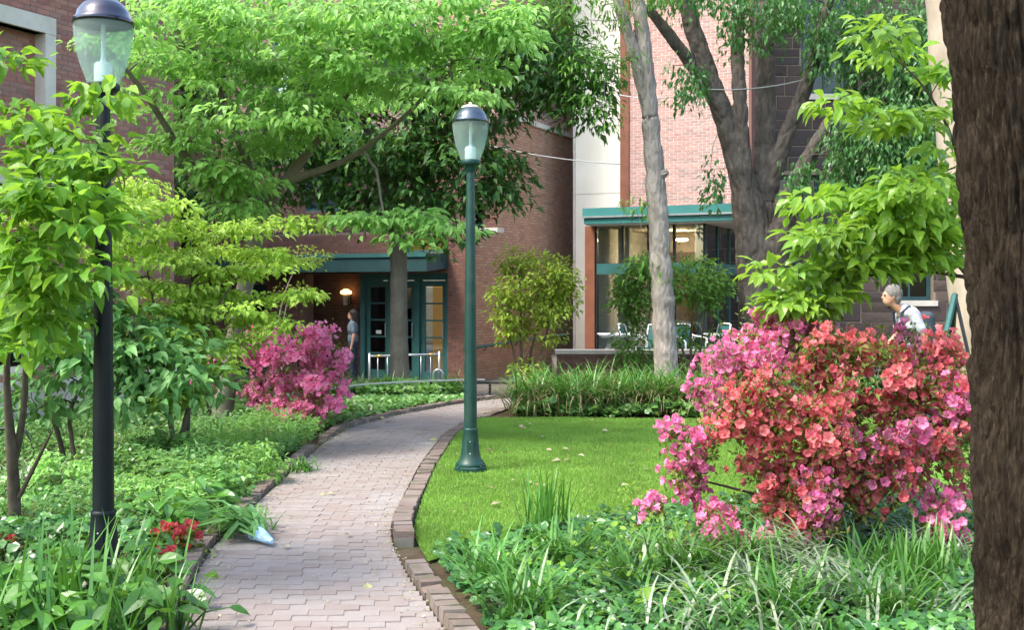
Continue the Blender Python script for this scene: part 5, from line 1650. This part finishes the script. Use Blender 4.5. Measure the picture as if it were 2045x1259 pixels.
# coral bush (middle) and the pink one growing through and round it
azalea('coral red azalea bush in full bloom beside the great trunk', gx(1640, 7.1),
    [[gx(1640, 7.1), W(1600, 980, 7.0), W(1500, 860, 6.9)], [gx(1650, 7.1), W(1700, 950, 7.0), W(1720, 780, 7.0)], [gx(1660, 7.1), W(1800, 960, 7.0), W(1880, 800, 7.1)], [gx(1645, 7.1), W(1640, 900, 6.9), W(1620, 760, 6.9)]],
    [(1520, 820, 130, 60, 6.9, .35, 70), (1660, 790, 110, 90, 6.95, .4, 66), (1620, 900, 190, 100, 6.8, .45, 120), (1730, 710, 60, 30, 7.0, .25, 18), (1900, 740, 60, 60, 7.1, .3, 30), (1820, 860, 130, 110, 6.9, .4, 66), (1560, 1000, 110, 60, 6.8, .3, 34), (1700, 1000, 120, 60, 6.75, .3, 26), (1640, 700, 50, 30, 7, .2, 12), (1910, 900, 40, 80, 7, .3, 16), (1800, 760, 60, 50, 7.1, .3, 16)],
    'coral', .048, 0, 5600, ncl=10, gap=-.28)
azalea('pink azalea bush blooming round the coral one, reaching over the lawn', gx(1720, 7.5),
    [[gx(1720, 7.5), W(1560, 1000, 7.2), W(1400, 960, 7.0)], [gx(1720, 7.5), W(1640, 850, 7.5), W(1520, 700, 7.5)], [gx(1730, 7.5), W(1800, 800, 7.4), W(1810, 690, 7.4)], [gx(1740, 7.5), W(1880, 900, 7.1), W(1920, 850, 6.9)], [gx(1715, 7.5), W(1500, 1060, 6.9), W(1370, 1090, 6.7)]],
    [(1460, 740, 95, 45, 7.4, .3, 44), (1560, 690, 90, 45, 7.5, .35, 40), (1812, 690, 26, 40, 7.4, .12, 6), (1490, 690, 50, 40, 7.5, .2, 12), (1420, 790, 60, 30, 7.2, .2, 12), (1350, 862, 24, 14, 7.0, .1, 4), (1365, 955, 45, 34, 6.95, .15, 15), (1310, 1015, 18, 12, 6.9, .08, 3), (1440, 1040, 55, 36, 6.8, .15, 13), (1355, 1095, 24, 18, 6.7, .08, 4), (1620, 760, 80, 50, 7.4, .3, 16),
     (1900, 820, 55, 60, 6.9, .2, 24), (1780, 920, 90, 60, 6.75, .25, 22), (1890, 1040, 65, 50, 6.7, .2, 18), (1700, 900, 80, 50, 6.7, .2, 10), (1400, 900, 40, 30, 6.9, .15, 6), (1620, 985, 60, 40, 6.65, .2, 9), (1850, 760, 50, 40, 7.2, .2, 10), (1650, 650, 10, 8, 7.5, .05, 2), (1530, 645, 30, 16, 7.5, .1, 6), (1500, 1085, 40, 18, 6.65, .1, 4), (1640, 1050, 50, 24, 6.6, .15, 6)],
    'pink', .050, 0, 3600, ncl=10, gap=-.32)
azalea('bright pink azalea bush at the bend of the path', gx(600, 13.3),
    [[gx(600, 13.3), W(560, 780, 13.3), W(520, 700, 13.3)], [gx(605, 13.3), W(640, 760, 13.2), W(660, 690, 13.2)], [gx(600, 13.3), W(600, 750, 13.2), W(590, 690, 13.2)]],
    [(560, 690, 90, 34, 13.3, .5, 62), (640, 690, 65, 40, 13.2, .5, 52), (600, 740, 95, 34, 13.0, .5, 66), (640, 780, 60, 34, 12.9, .4, 30), (560, 820, 60, 20, 12.9, .3, 12), (500, 700, 40, 34, 13.3, .3, 24), (510, 780, 40, 30, 13.0, .3, 16), (570, 800, 60, 30, 12.9, .3, 20), (680, 740, 30, 40, 13.0, .3, 14), (610, 815, 50, 20, 12.8, .3, 12), (530, 760, 40, 40, 13.1, .3, 9)],
    'hot_pink', .058, 0, 2600, ncl=11, gap=-.33)
azalea('small pink azalea half hidden behind the left stems', gx(420, 13.6),
    [[gx(420, 13.6), W(410, 780, 13.6), W(400, 720, 13.6)]],
    [(400, 740, 40, 40, 13.5, .3, 9), (440, 700, 20, 20, 13.5, .2, 5), (440, 780, 30, 22, 13.5, .2, 5), (370, 790, 30, 20, 13.5, .2, 4)],
    'hot_pink', .075, 0, 700, ncl=5, nparts=60)

# ================================================================ BEDS
def blades(n, base, length, width, az=None, arch=.6, seg=5, spread=.05, rise=.9, curl=1.0):
    base = np.asarray(base, float)
    if base.ndim == 1: base = base + np.c_[rng.normal(0, spread, (n, 2)), np.zeros(n)]
    az = rng.uniform(0, 2 * math.pi, n) if az is None else az
    L = length * rng.uniform(.65, 1.15, n); ar = arch * rng.uniform(.5, 1.4, n)
    d = np.c_[np.cos(az), np.sin(az), np.zeros(n)]
    sd = np.c_[-np.sin(az), np.cos(az), np.zeros(n)]
    V = []
    el0 = np.clip(rise + rng.normal(0, .12, n), .15, 1.5)
    p = base.copy()
    for k in range(seg + 1):
        f = k / seg
        w = width * (1 - f ** 2.2) * (.55 + .45 * min(1, f * 3 + .3))
        V.append(np.stack([p - sd * w, p + sd * w], 1))
        el = el0 - ar * 2.2 * f ** 1.3 * curl
        p = p + (d * np.cos(el)[:, None] + np.array([0, 0, 1]) * np.sin(el)[:, None]) * (L / seg)[:, None]
    V = np.concatenate(V, 1)
    V[..., 2] = np.maximum(V[..., 2], base[:, None, 2] - .01 + rng.uniform(0, .03, (n, 1)))
    q = np.array([(2 * k, 2 * k + 1, 2 * k + 3, 2 * k + 2) for k in range(seg)])
    F = (q[None] + (np.arange(n) * 2 * (seg + 1))[:, None, None]).reshape(-1, 4)
    return V.reshape(-1, 3), F

def clump(name, label, cat, px, Y, n, L, w, mat, arch=.6, spread=.06, rise=1.1, group=None, mix=None, z=None, az=None):
    b = gx(px, Y, float(gz(0, Y)) if z is None else z)
    t = thing(name, label, cat, tuple(b), group)
    V, F = blades(n, b, L, w, arch=arch, spread=spread, rise=rise, az=None if az is None else rng.normal(az[0], az[1], n))
    MB().add(V, F).build('blades', MAT[mat], t, kind='stuff')
    if mix:
        V, F = blades(int(n * mix[1]), b, L * .95, w, arch=arch * 1.3, spread=spread, rise=rise * .9, az=None if az is None else rng.normal(az[0], az[1], int(n * mix[1])))
        MB().add(V, F).build('dry_blades', MAT[mix[0]], t, kind='stuff')
    return t

for k, (px, Y, lb) in enumerate(((985, 6.05, 'dark strap-leaved tuft near the corner of the lower kerb'), (1130, 6.5, 'dark strap-leaved tuft below the upright iris clump'), (1260, 5.9, 'dark strap-leaved tuft in the middle of the front bed'), (1500, 6.35, 'dark strap-leaved tuft under the tip of the pink azalea'),
        (1570, 5.5, 'dark strap-leaved tuft at the bottom edge left of the pale liriope'), (1040, 5.45, 'dark strap-leaved tuft at the bottom beside the kerb'), (1780, 5.4, 'dark strap-leaved tuft at the bottom left of the great trunk'), (1370, 6.2, 'dark strap-leaved tuft left of the pale arching liriope'))):
    clump('strap_leaf_tuft', lb, 'grass clump', px, Y, 70, .46, .009, 'blade', .6, .07, 1.1, 'dark tufts in the front bed')
# hedge of strap-leaved clumps behind the lawn
ORD = ['first', 'second', 'third', 'fourth', 'fifth', 'sixth', 'seventh', 'eighth', 'ninth', 'tenth']
hp = [(1062, 14.5), (1100, 15.1), (1140, 14.4), (1185, 15.2), (1225, 14.6), (1270, 15.2), (1310, 14.5), (1352, 15.0), (1395, 14.5), (1440, 15.0)]
for k, (px, Y) in enumerate(hp):
    clump('strap_leaf_clump', '%s strap-leaved grass clump from the path end, behind the lawn' % ORD[k], 'grass clump', px, Y, 230, .80, .012, 'blade', .85, .13, 1.25, 'strap-leaved clumps behind the lawn', ('blade_straw', .8))
hp2 = [(690, 17.6), (738, 17.9), (775, 18.2), (890, 18.4)]
for k, (px, Y) in enumerate(hp2):
    clump('strap_leaf_clump', '%s strap-leaved grass clump right of the pink azalea' % ORD[k], 'grass clump', px, Y, 170, .55, .010, 'blade', .7, .14, 1.15, 'strap-leaved clumps in the far bed', z=-.16)
clump('iris_clump', 'upright dark green iris clump at the front of the lawn', 'iris', 1090, 7.3, 70, .46, .009, 'blade', .14, .06, 1.35)
clump('iris_clump', 'bright upright green leaf clump below the coral azalea', 'iris', 1830, 6.1, 150, .34, .012, 'blade', .22, .16, 1.35)
clump('iris_clump', 'tall green iris blades in the bottom left corner', 'iris', 60, 5.1, 55, .62, .011, 'blade', .18, .3, 1.25)
clump('iris_clump', 'slender iris blades beside the path corner at the bottom', 'iris', 330, 5.15, 30, .44, .008, 'blade', .3, .09, 1.2)
clump('iris_clump', 'thin iris blades between the broad leaves and the lamp base', 'iris', 190, 5.5, 32, .55, .009, 'blade', .2, .2, 1.25)
clump('liriope_clump', 'pale arching liriope spilling left below the azalea', 'grass clump', 1650, 6.3, 110, .55, .009, 'blade_pale', .9, .12, .95, az=(math.pi, .7))
clump('liriope_clump', 'pale arching liriope clump at the bottom beside the ivy', 'grass clump', 1700, 5.7, 90, .52, .009, 'blade_pale', .9, .12, .95, az=(math.pi, .8))
clump('liriope_clump', 'grey-green arching liriope low in the ivy bed', 'grass clump', 1420, 5.7, 60, .55, .010, 'blade_pale', .95, .2, .8, mix=('blade', .8))
clump('liriope_clump', 'thin green liriope below the pink azalea tip', 'grass clump', 1290, 6.6, 60, .45, .008, 'blade', .8, .15, .9, mix=('blade_pale', .5))
clump('liriope_clump', 'pale green liriope at the lower edge of the ivy bed', 'grass clump', 1180, 5.55, 50, .5, .010, 'blade', 1.0, .2, .8, mix=('blade_pale', .6))
clump('liriope_clump', 'pale liriope clump at the foot of the great trunk', 'grass clump', 1900, 6.5, 120, .42, .007, 'blade_pale', .95, .12, .95)
clump('liriope_clump', 'dried straw-coloured liriope clump in the left bed', 'grass clump', 450, 10.3, 150, .42, .007, 'blade_pale', .95, .14, .9, mix=('blade_straw', .7))
clump('liriope_clump', 'grey-green liriope clump left of the near lamp post', 'grass clump', 90, 9.0, 170, .45, .008, 'blade_pale', .95, .18, .9, mix=('blade', .6))
clump('liriope_clump', 'dark green liriope tuft at the path bend', 'grass clump', 505, 11.4, 110, .36, .008, 'blade', .7, .14, 1.1)
clump('liriope_clump', 'green liriope spilling over the kerb by the wrapped bouquet', 'grass clump', 470, 7.5, 130, .34, .007, 'blade', .95, .09, .9)
clump('liriope_clump', 'wispy liriope behind the near lamp post', 'grass clump', 255, 10.9, 130, .42, .007, 'blade', .8, .2, 1.0, mix=('blade_straw', .4))
clump('liriope_clump', 'small dark liriope tuft leaning over the kerb midway', 'grass clump', 600, 9.9, 90, .26, .006, 'blade', .9, .06, .9)

def scatter(poly, n):
    P = []
    poly = np.array(poly); lo, hi = poly.min(0), poly.max(0)
    Q = rng.uniform(lo, hi, (n * 4, 2))
    return Q[inpoly(Q, [tuple(p) for p in poly])][:n]

def cover(name, label, poly, n, tpl, size, mat, hfun, tilt=.5, cat='ground cover', wid=1.0):
    P = scatter(poly, n)
    k = len(P)
    H = hfun(P[:, 0], P[:, 1])
    z = gz(P[:, 0], P[:, 1]) + H * np.sqrt(rng.random(k)) + .015
    d = np.c_[rng.normal(0, 1, k), rng.normal(-.25, 1, k), rng.normal(.1, .35, k)]
    up = np.c_[rng.normal(0, tilt, k), rng.normal(-.35, tilt, k), np.ones(k)]
    M3 = orient(d, up, size * rng.uniform(.55, 1.3, k), wid)
    o = MB().inst(tpl, M3, np.c_[P, z]).build(name, MAT[mat], kind='stuff')
    tag(o, label, cat)
    return o
bump = lambda a, b, s, seed: (lambda x, y: a + b * (.5 + .5 * vnoise(np.stack([x, y, np.zeros_like(x)], -1), s, seed)))

edgeL = off_line(PLs, -.17)
eb = edgeL[(edgeL[:, 1] > 4.6) & (edgeL[:, 1] < 16.3)]
edgeR2 = off_line(PRs, .2)
er = edgeR2[(edgeR2[:, 1] > 4.7) & (edgeR2[:, 1] < 6.6)]
IVYP = [tuple(q) for q in er] + [(-.45, 6.8), (-.05, 7.05), (.45, 7.5), (1.2, 8.2), (2.2, 8.6), (4.2, 8.2), (4.2, 4.6), (.4, 4.6)]
cover('ivy_ground_cover', 'glossy ivy carpet at the front of the lawn and under the azaleas', IVYP, 15000, IVY, .058, 'ivy', bump(.03, .13, 3, 1), .45)
cover('bright_ground_cover', 'lime green young leaves among the ivy at the front', [(-.2, 6.2), (.3, 7.2), (1.1, 7.7), (1.6, 6.6), (1.2, 5.4), (.2, 5.3)], 420, ROUND, .05, 'right_leaf', bump(.06, .13, 3, 4), .5)
farbed = [tuple(q) for q in eb if q[1] > 12.6] + [(-.6, 17.2), (-2.5, 17.4), (-5.5, 16.5), (-5.8, 12.6)]
cover('far_ground_cover', 'leafy green ground cover in the bed beside the entrance', farbed, 12000, ROUND, .065, 'cover', lambda x, y: bump(.03, .13, 2.2, 2)(x, y) * (1 - .85 * sst(14.6, 16.4, y)), .5)
cover('entrance_ground_cover', 'leafy growth behind the low rail before the entrance', [(-6.0, 17.2), (-1.2, 17.2), (-.75, 18.4), (-1.2, 21.0), (-6.5, 21.5)], 9000, ROUND, .08, 'cover', bump(.08, .26, 1.8, 14), .6)
nearbed = [tuple(q) for q in eb if 7.4 < q[1] < 12.7] + [(-6.2, 12.7), (-5.4, 7.4)]
cover('bed_ground_cover', 'mixed green ground cover of the left bed behind the near lamp', nearbed, 13000, ROUND, .046, 'cover', bump(.03, .2, 2.6, 5), .6)
cover('pale_ground_cover', 'pale small-leaved ground cover patches in the left bed', nearbed, 9000, LEAF4, .055, 'blue_leaf', lambda x, y: np.clip(.34 * vnoise(np.stack([x, y, 0 * x], -1), 2.2, 12), .01, 1), .7)
cover('fern_ground_cover', 'feathery pale green ground cover along the kerb', [(-2.15, 7.6), (-2.15, 12.4), (-2.9, 12.4), (-3.1, 7.6)], 8000, NARROW, .06, 'dogwood', bump(.06, .36, 2.8, 8), .7)
def wisps(name, label, poly, n, L, w, mat, arch=.9):
    P = scatter(poly, n); P = P[vnoise(np.c_[P, np.zeros(len(P))], 2.4, 21) > -.15]
    V, F = blades(len(P), np.c_[P, gz(P[:, 0], P[:, 1]) + .03], L, w, arch=arch, rise=1.0)
    o = MB().add(V, F).build(name, MAT[mat], kind='stuff'); tag(o, label, 'grass')
wisps('wispy_grass', 'wispy green grass through the left bed', nearbed, 2000, .36, .007, 'blade')
wisps('wispy_grass', 'dry straw wisps through the left bed', nearbed, 700, .36, .006, 'blade_straw')
wisps('wispy_grass', 'thin green and grey blades lying over the ivy at the front', [(.2, 5.0), (.5, 6.6), (1.2, 7.2), (2.6, 7.2), (3.0, 5.0)], 600, .42, .008, 'blade', 1.0)
wisps('wispy_grass', 'silvery thin blades lying over the ivy at the front', [(.2, 5.0), (.7, 6.4), (1.2, 6.8), (2.6, 6.8), (3.0, 5.0)], 380, .42, .008, 'blade_pale', 1.05)
frontbed = [tuple(q) for q in eb if q[1] < 7.5] + [(-5.2, 7.5), (-3.6, 4.4)]
cover('corner_ground_cover', 'dark green ground cover in the bottom left corner', frontbed, 5200, IVY, .07, 'ivy', bump(.03, .16, 2.6, 9), .5)
hb = [(-.05, 14.15), (.5, 14.05), (2.2, 13.95), (4.4, 14.0), (4.8, 15.6), (2.2, 15.9), (.6, 15.5)]
cover('hedge_ground_cover', 'green ivy at the feet of the strap-leaved clumps behind the lawn', hb, 5200, IVY, .10, 'cover', bump(.06, .22, 2.6, 3), .6)
cover('wall_shrubbery', 'dark low leafy growth along the foot of the stone building', [(4.6, 15.4), (8.5, 15.4), (8.5, 18.5), (4.6, 18.5)], 6000, LEAF4, .12, 'weeping', bump(.1, .5, 1.4, 6), .7)

# broad-leaved plants, each its own thing
def hosta(px, Y, n, size, label, h=.26, mat='hosta'):
    b = gx(px, Y)
    t = thing('broad_leaf_plant', label, 'plant', tuple(b), 'broad-leaved plants in the left corner')
    a = rng.uniform(0, 2 * math.pi, n); r = rng.uniform(.03, .24, n)
    P = b + np.c_[np.cos(a) * r, np.sin(a) * r, h * rng.uniform(.45, 1.1, n) * (1 - r * 1.2)]
    d = np.c_[np.cos(a), np.sin(a), rng.normal(-.15, .3, n)]
    M3 = orient(d, np.c_[rng.normal(0, .3, n), rng.normal(-.3, .3, n), np.ones(n)], size * rng.uniform(.7, 1.2, n), 1.0)
    me = MB().add(*LEAF8).mesh('leaf', MAT[mat])
    pieces('leaf', me, t, M3, P)
    m = MB()
    for k in range(n):
        m.tube([b + [0, 0, .0], (b + P[k]) / 2 + [0, 0, .05], P[k]], [.006, .005, .003], 4, caps=False)
    m.build('stalks', MAT['blade'], t)
for px, Y, n, s, lb in ((40, 5.75, 26, .17, 'broad-leaved plant at the left edge below the near tree'), (130, 5.6, 28, .17, 'broad-leaved plant left of the near lamp base'), (215, 5.75, 26, .16, 'broad-leaved plant hiding the near lamp base'), (290, 5.6, 22, .15, 'broad-leaved plant right of the near lamp base'),
        (90, 5.1, 24, .16, 'broad-leaved plant among the iris blades in the corner'), (250, 5.05, 22, .15, 'broad-leaved plant low at the bottom beside the path corner'), (360, 5.2, 16, .16, 'broad-leaved plant reaching over the path at the bottom'),
        (20, 5.3, 24, .17, 'broad-leaved plant in the very corner at the bottom left'), (170, 5.25, 26, .16, 'broad-leaved plant in the middle of the corner planting'), (335, 7.3, 30, .15, 'glossy broad-leaved plant behind the red flowers'), (385, 7.8, 26, .15, 'glossy broad-leaved plant beside the kerb near the bouquet'), (300, 8.2, 24, .15, 'broad-leaved plant right behind the near lamp pole')):
    hosta(px, Y, n, s, lb, .30)

def bedding(px, Y, n, label, w=.13):
    b = gx(px, Y)
    t = thing('bedding_flower', label, 'flower', tuple(b), 'red bedding flowers by the path')
    P = b + np.c_[rng.normal(0, w * .6, n), rng.normal(0, w * .5, n), rng.uniform(.09, .2, n)]
    Z = norm(rng.normal(0, .4, (n, 3)) + [0, -.5, 1]); X = norm(np.cross(Z, rng.normal(0, 1, Z.shape))); M3 = np.stack([X, np.cross(Z, X), Z], -1) * .05
    me = MB().add(*FLOWER).mesh('flower', MAT['red_bloom'])
    pieces('flower', me, t, M3, P)
    k = n * 7
    Q = b + np.c_[rng.normal(0, w * .6, k), rng.normal(0, w * .5, k), rng.uniform(.02, .16, k)]
    foliage(t, 'foliage', ROUND, 'azalea_leaf', Q, orient(rng.normal(0, 1, (k, 3)), rng.normal(0, .4, (k, 3)) + [0, 0, 1], .045 * rng.uniform(.7, 1.2, k)))
bedding(372, 6.75, 13, 'red bedding flowers near the kerb corner')
bedding(325, 6.85, 9, 'small dusky red bedding flowers beside the brighter ones', .10)
bedding(335, 6.15, 8, 'few red bedding flowers hidden low by the path corner', .07)
bedding(8, 6.6, 8, 'red flowers peeping in at the left edge', .08)

for k, (px, Y, lb) in enumerate(((430, 8.4, 'mounded leafy plant over the kerb beyond the bouquet'), (490, 9.2, 'mounded leafy plant at the middle of the left kerb'), (400, 9.3, 'mounded leafy plant behind the straw-coloured liriope'), (250, 9.2, 'tall leafy plant in the bed behind the near lamp'), (120, 8.6, 'leafy plant under the near leafy tree'), (420, 11.6, 'leafy plant before the small half-hidden azalea'), (340, 10.0, 'leafy plant at the foot of the yellow-green tree'))):
    b = gx(px, Y)
    t = thing('mounded_plant', lb, 'plant', tuple(b), 'mounded plants of the left bed')
    C, D = ellip(26, b + [0, 0, .16], (.30, .30, .17), .4)
    C[:, 2] = np.maximum(C[:, 2], .04)
    P, M3 = sprays(C, D, 26, .08, .05 + .012 * (k % 3), .4, .3, jitter=.6)
    foliage(t, 'foliage', (ROUND, LEAF4, NARROW)[k % 3], ('cover', 'dogwood', 'blue_leaf')[k % 3], P, M3)
    w = Wood(); w.trunk([b, b + [0, 0, .1], b + [0, 0, .2]], [.006, .005, .003], n=4); w.grow(C, low=0); w.build(t, 'blade', 'blade', .0016, sides=3, tname='stems')
# a yellow-green fern-like sprig and loose stems standing before the lawn
def sprig():
    b = gx(1290, 7.4)
    t = thing('pale_sprig', 'yellow-green feathery sprig standing at the front of the lawn', 'plant', tuple(b))
    w = Wood(); w.trunk([b, W(1270, 1010, 7.4), W(1260, 970, 7.4)], [.006, .004, .002], n=6)
    C, D = blobs([(1270, 985, 45, 22, 7.4, .12, 16)], .3)
    w.grow(C, low=.3); w.build(t, 'blade', 'blade', .0014, sides=4, tname='stem')
    P, M3 = sprays(C, D, 9, .05, .035, .2, .3); foliage(t, 'foliage', NARROW, 'dogwood_y', P, M3)
sprig()

# fallen leaves and petals
def litter(name, label, pts, size, z):
    k = len(pts)
    d = np.c_[rng.normal(0, 1, (k, 2)), rng.normal(0, .15, k)]
    M3 = orient(d, np.c_[rng.normal(0, .35, (k, 2)), np.ones(k)], size * rng.uniform(.5, 1.4, k), 1.4)
    o = MB().inst(LEAF4, M3, np.c_[pts, np.full(k, z) + gz(pts[:, 0], pts[:, 1])]).build(name, MAT['litter'], kind='stuff')
    tag(o, label, 'leaf litter')
L1 = scatter(LAWN, 900); L1 = L1[rng.random(len(L1)) < .16]
litter('lawn_leaf_litter', 'scattered pale fallen leaves on the lawn', L1, .075, .05)
pp = np.concatenate([PLs[:, None, :] * (1 - f) + PRs[:, None, :] * f for f in np.concatenate([rng.beta(.25, .6, 7)])], 1).reshape(-1, 2)
pe = []
for k in range(2400):
    i = rng.integers(0, 150); f = rng.choice([rng.beta(.5, 9), 1 - rng.beta(.5, 9), rng.random()], p=[.5, .4, .10])
    pe.append(PLs[i] * (1 - f) + PRs[i] * f + rng.normal(0, .03, 2))
litter('path_leaf_litter', 'small fallen leaves and petals along the edges of the path', np.array(pe), .018, .02)
pe = []
for k in range(70):
    i = rng.integers(20, 140); f = rng.choice([rng.beta(.7, 6), rng.random()], p=[.6, .4])
    pe.append(PLs[i] * (1 - f) + PRs[i] * f)
litter('path_leaf_litter', 'larger curled leaves lying on the path', np.array(pe), .06, .03)
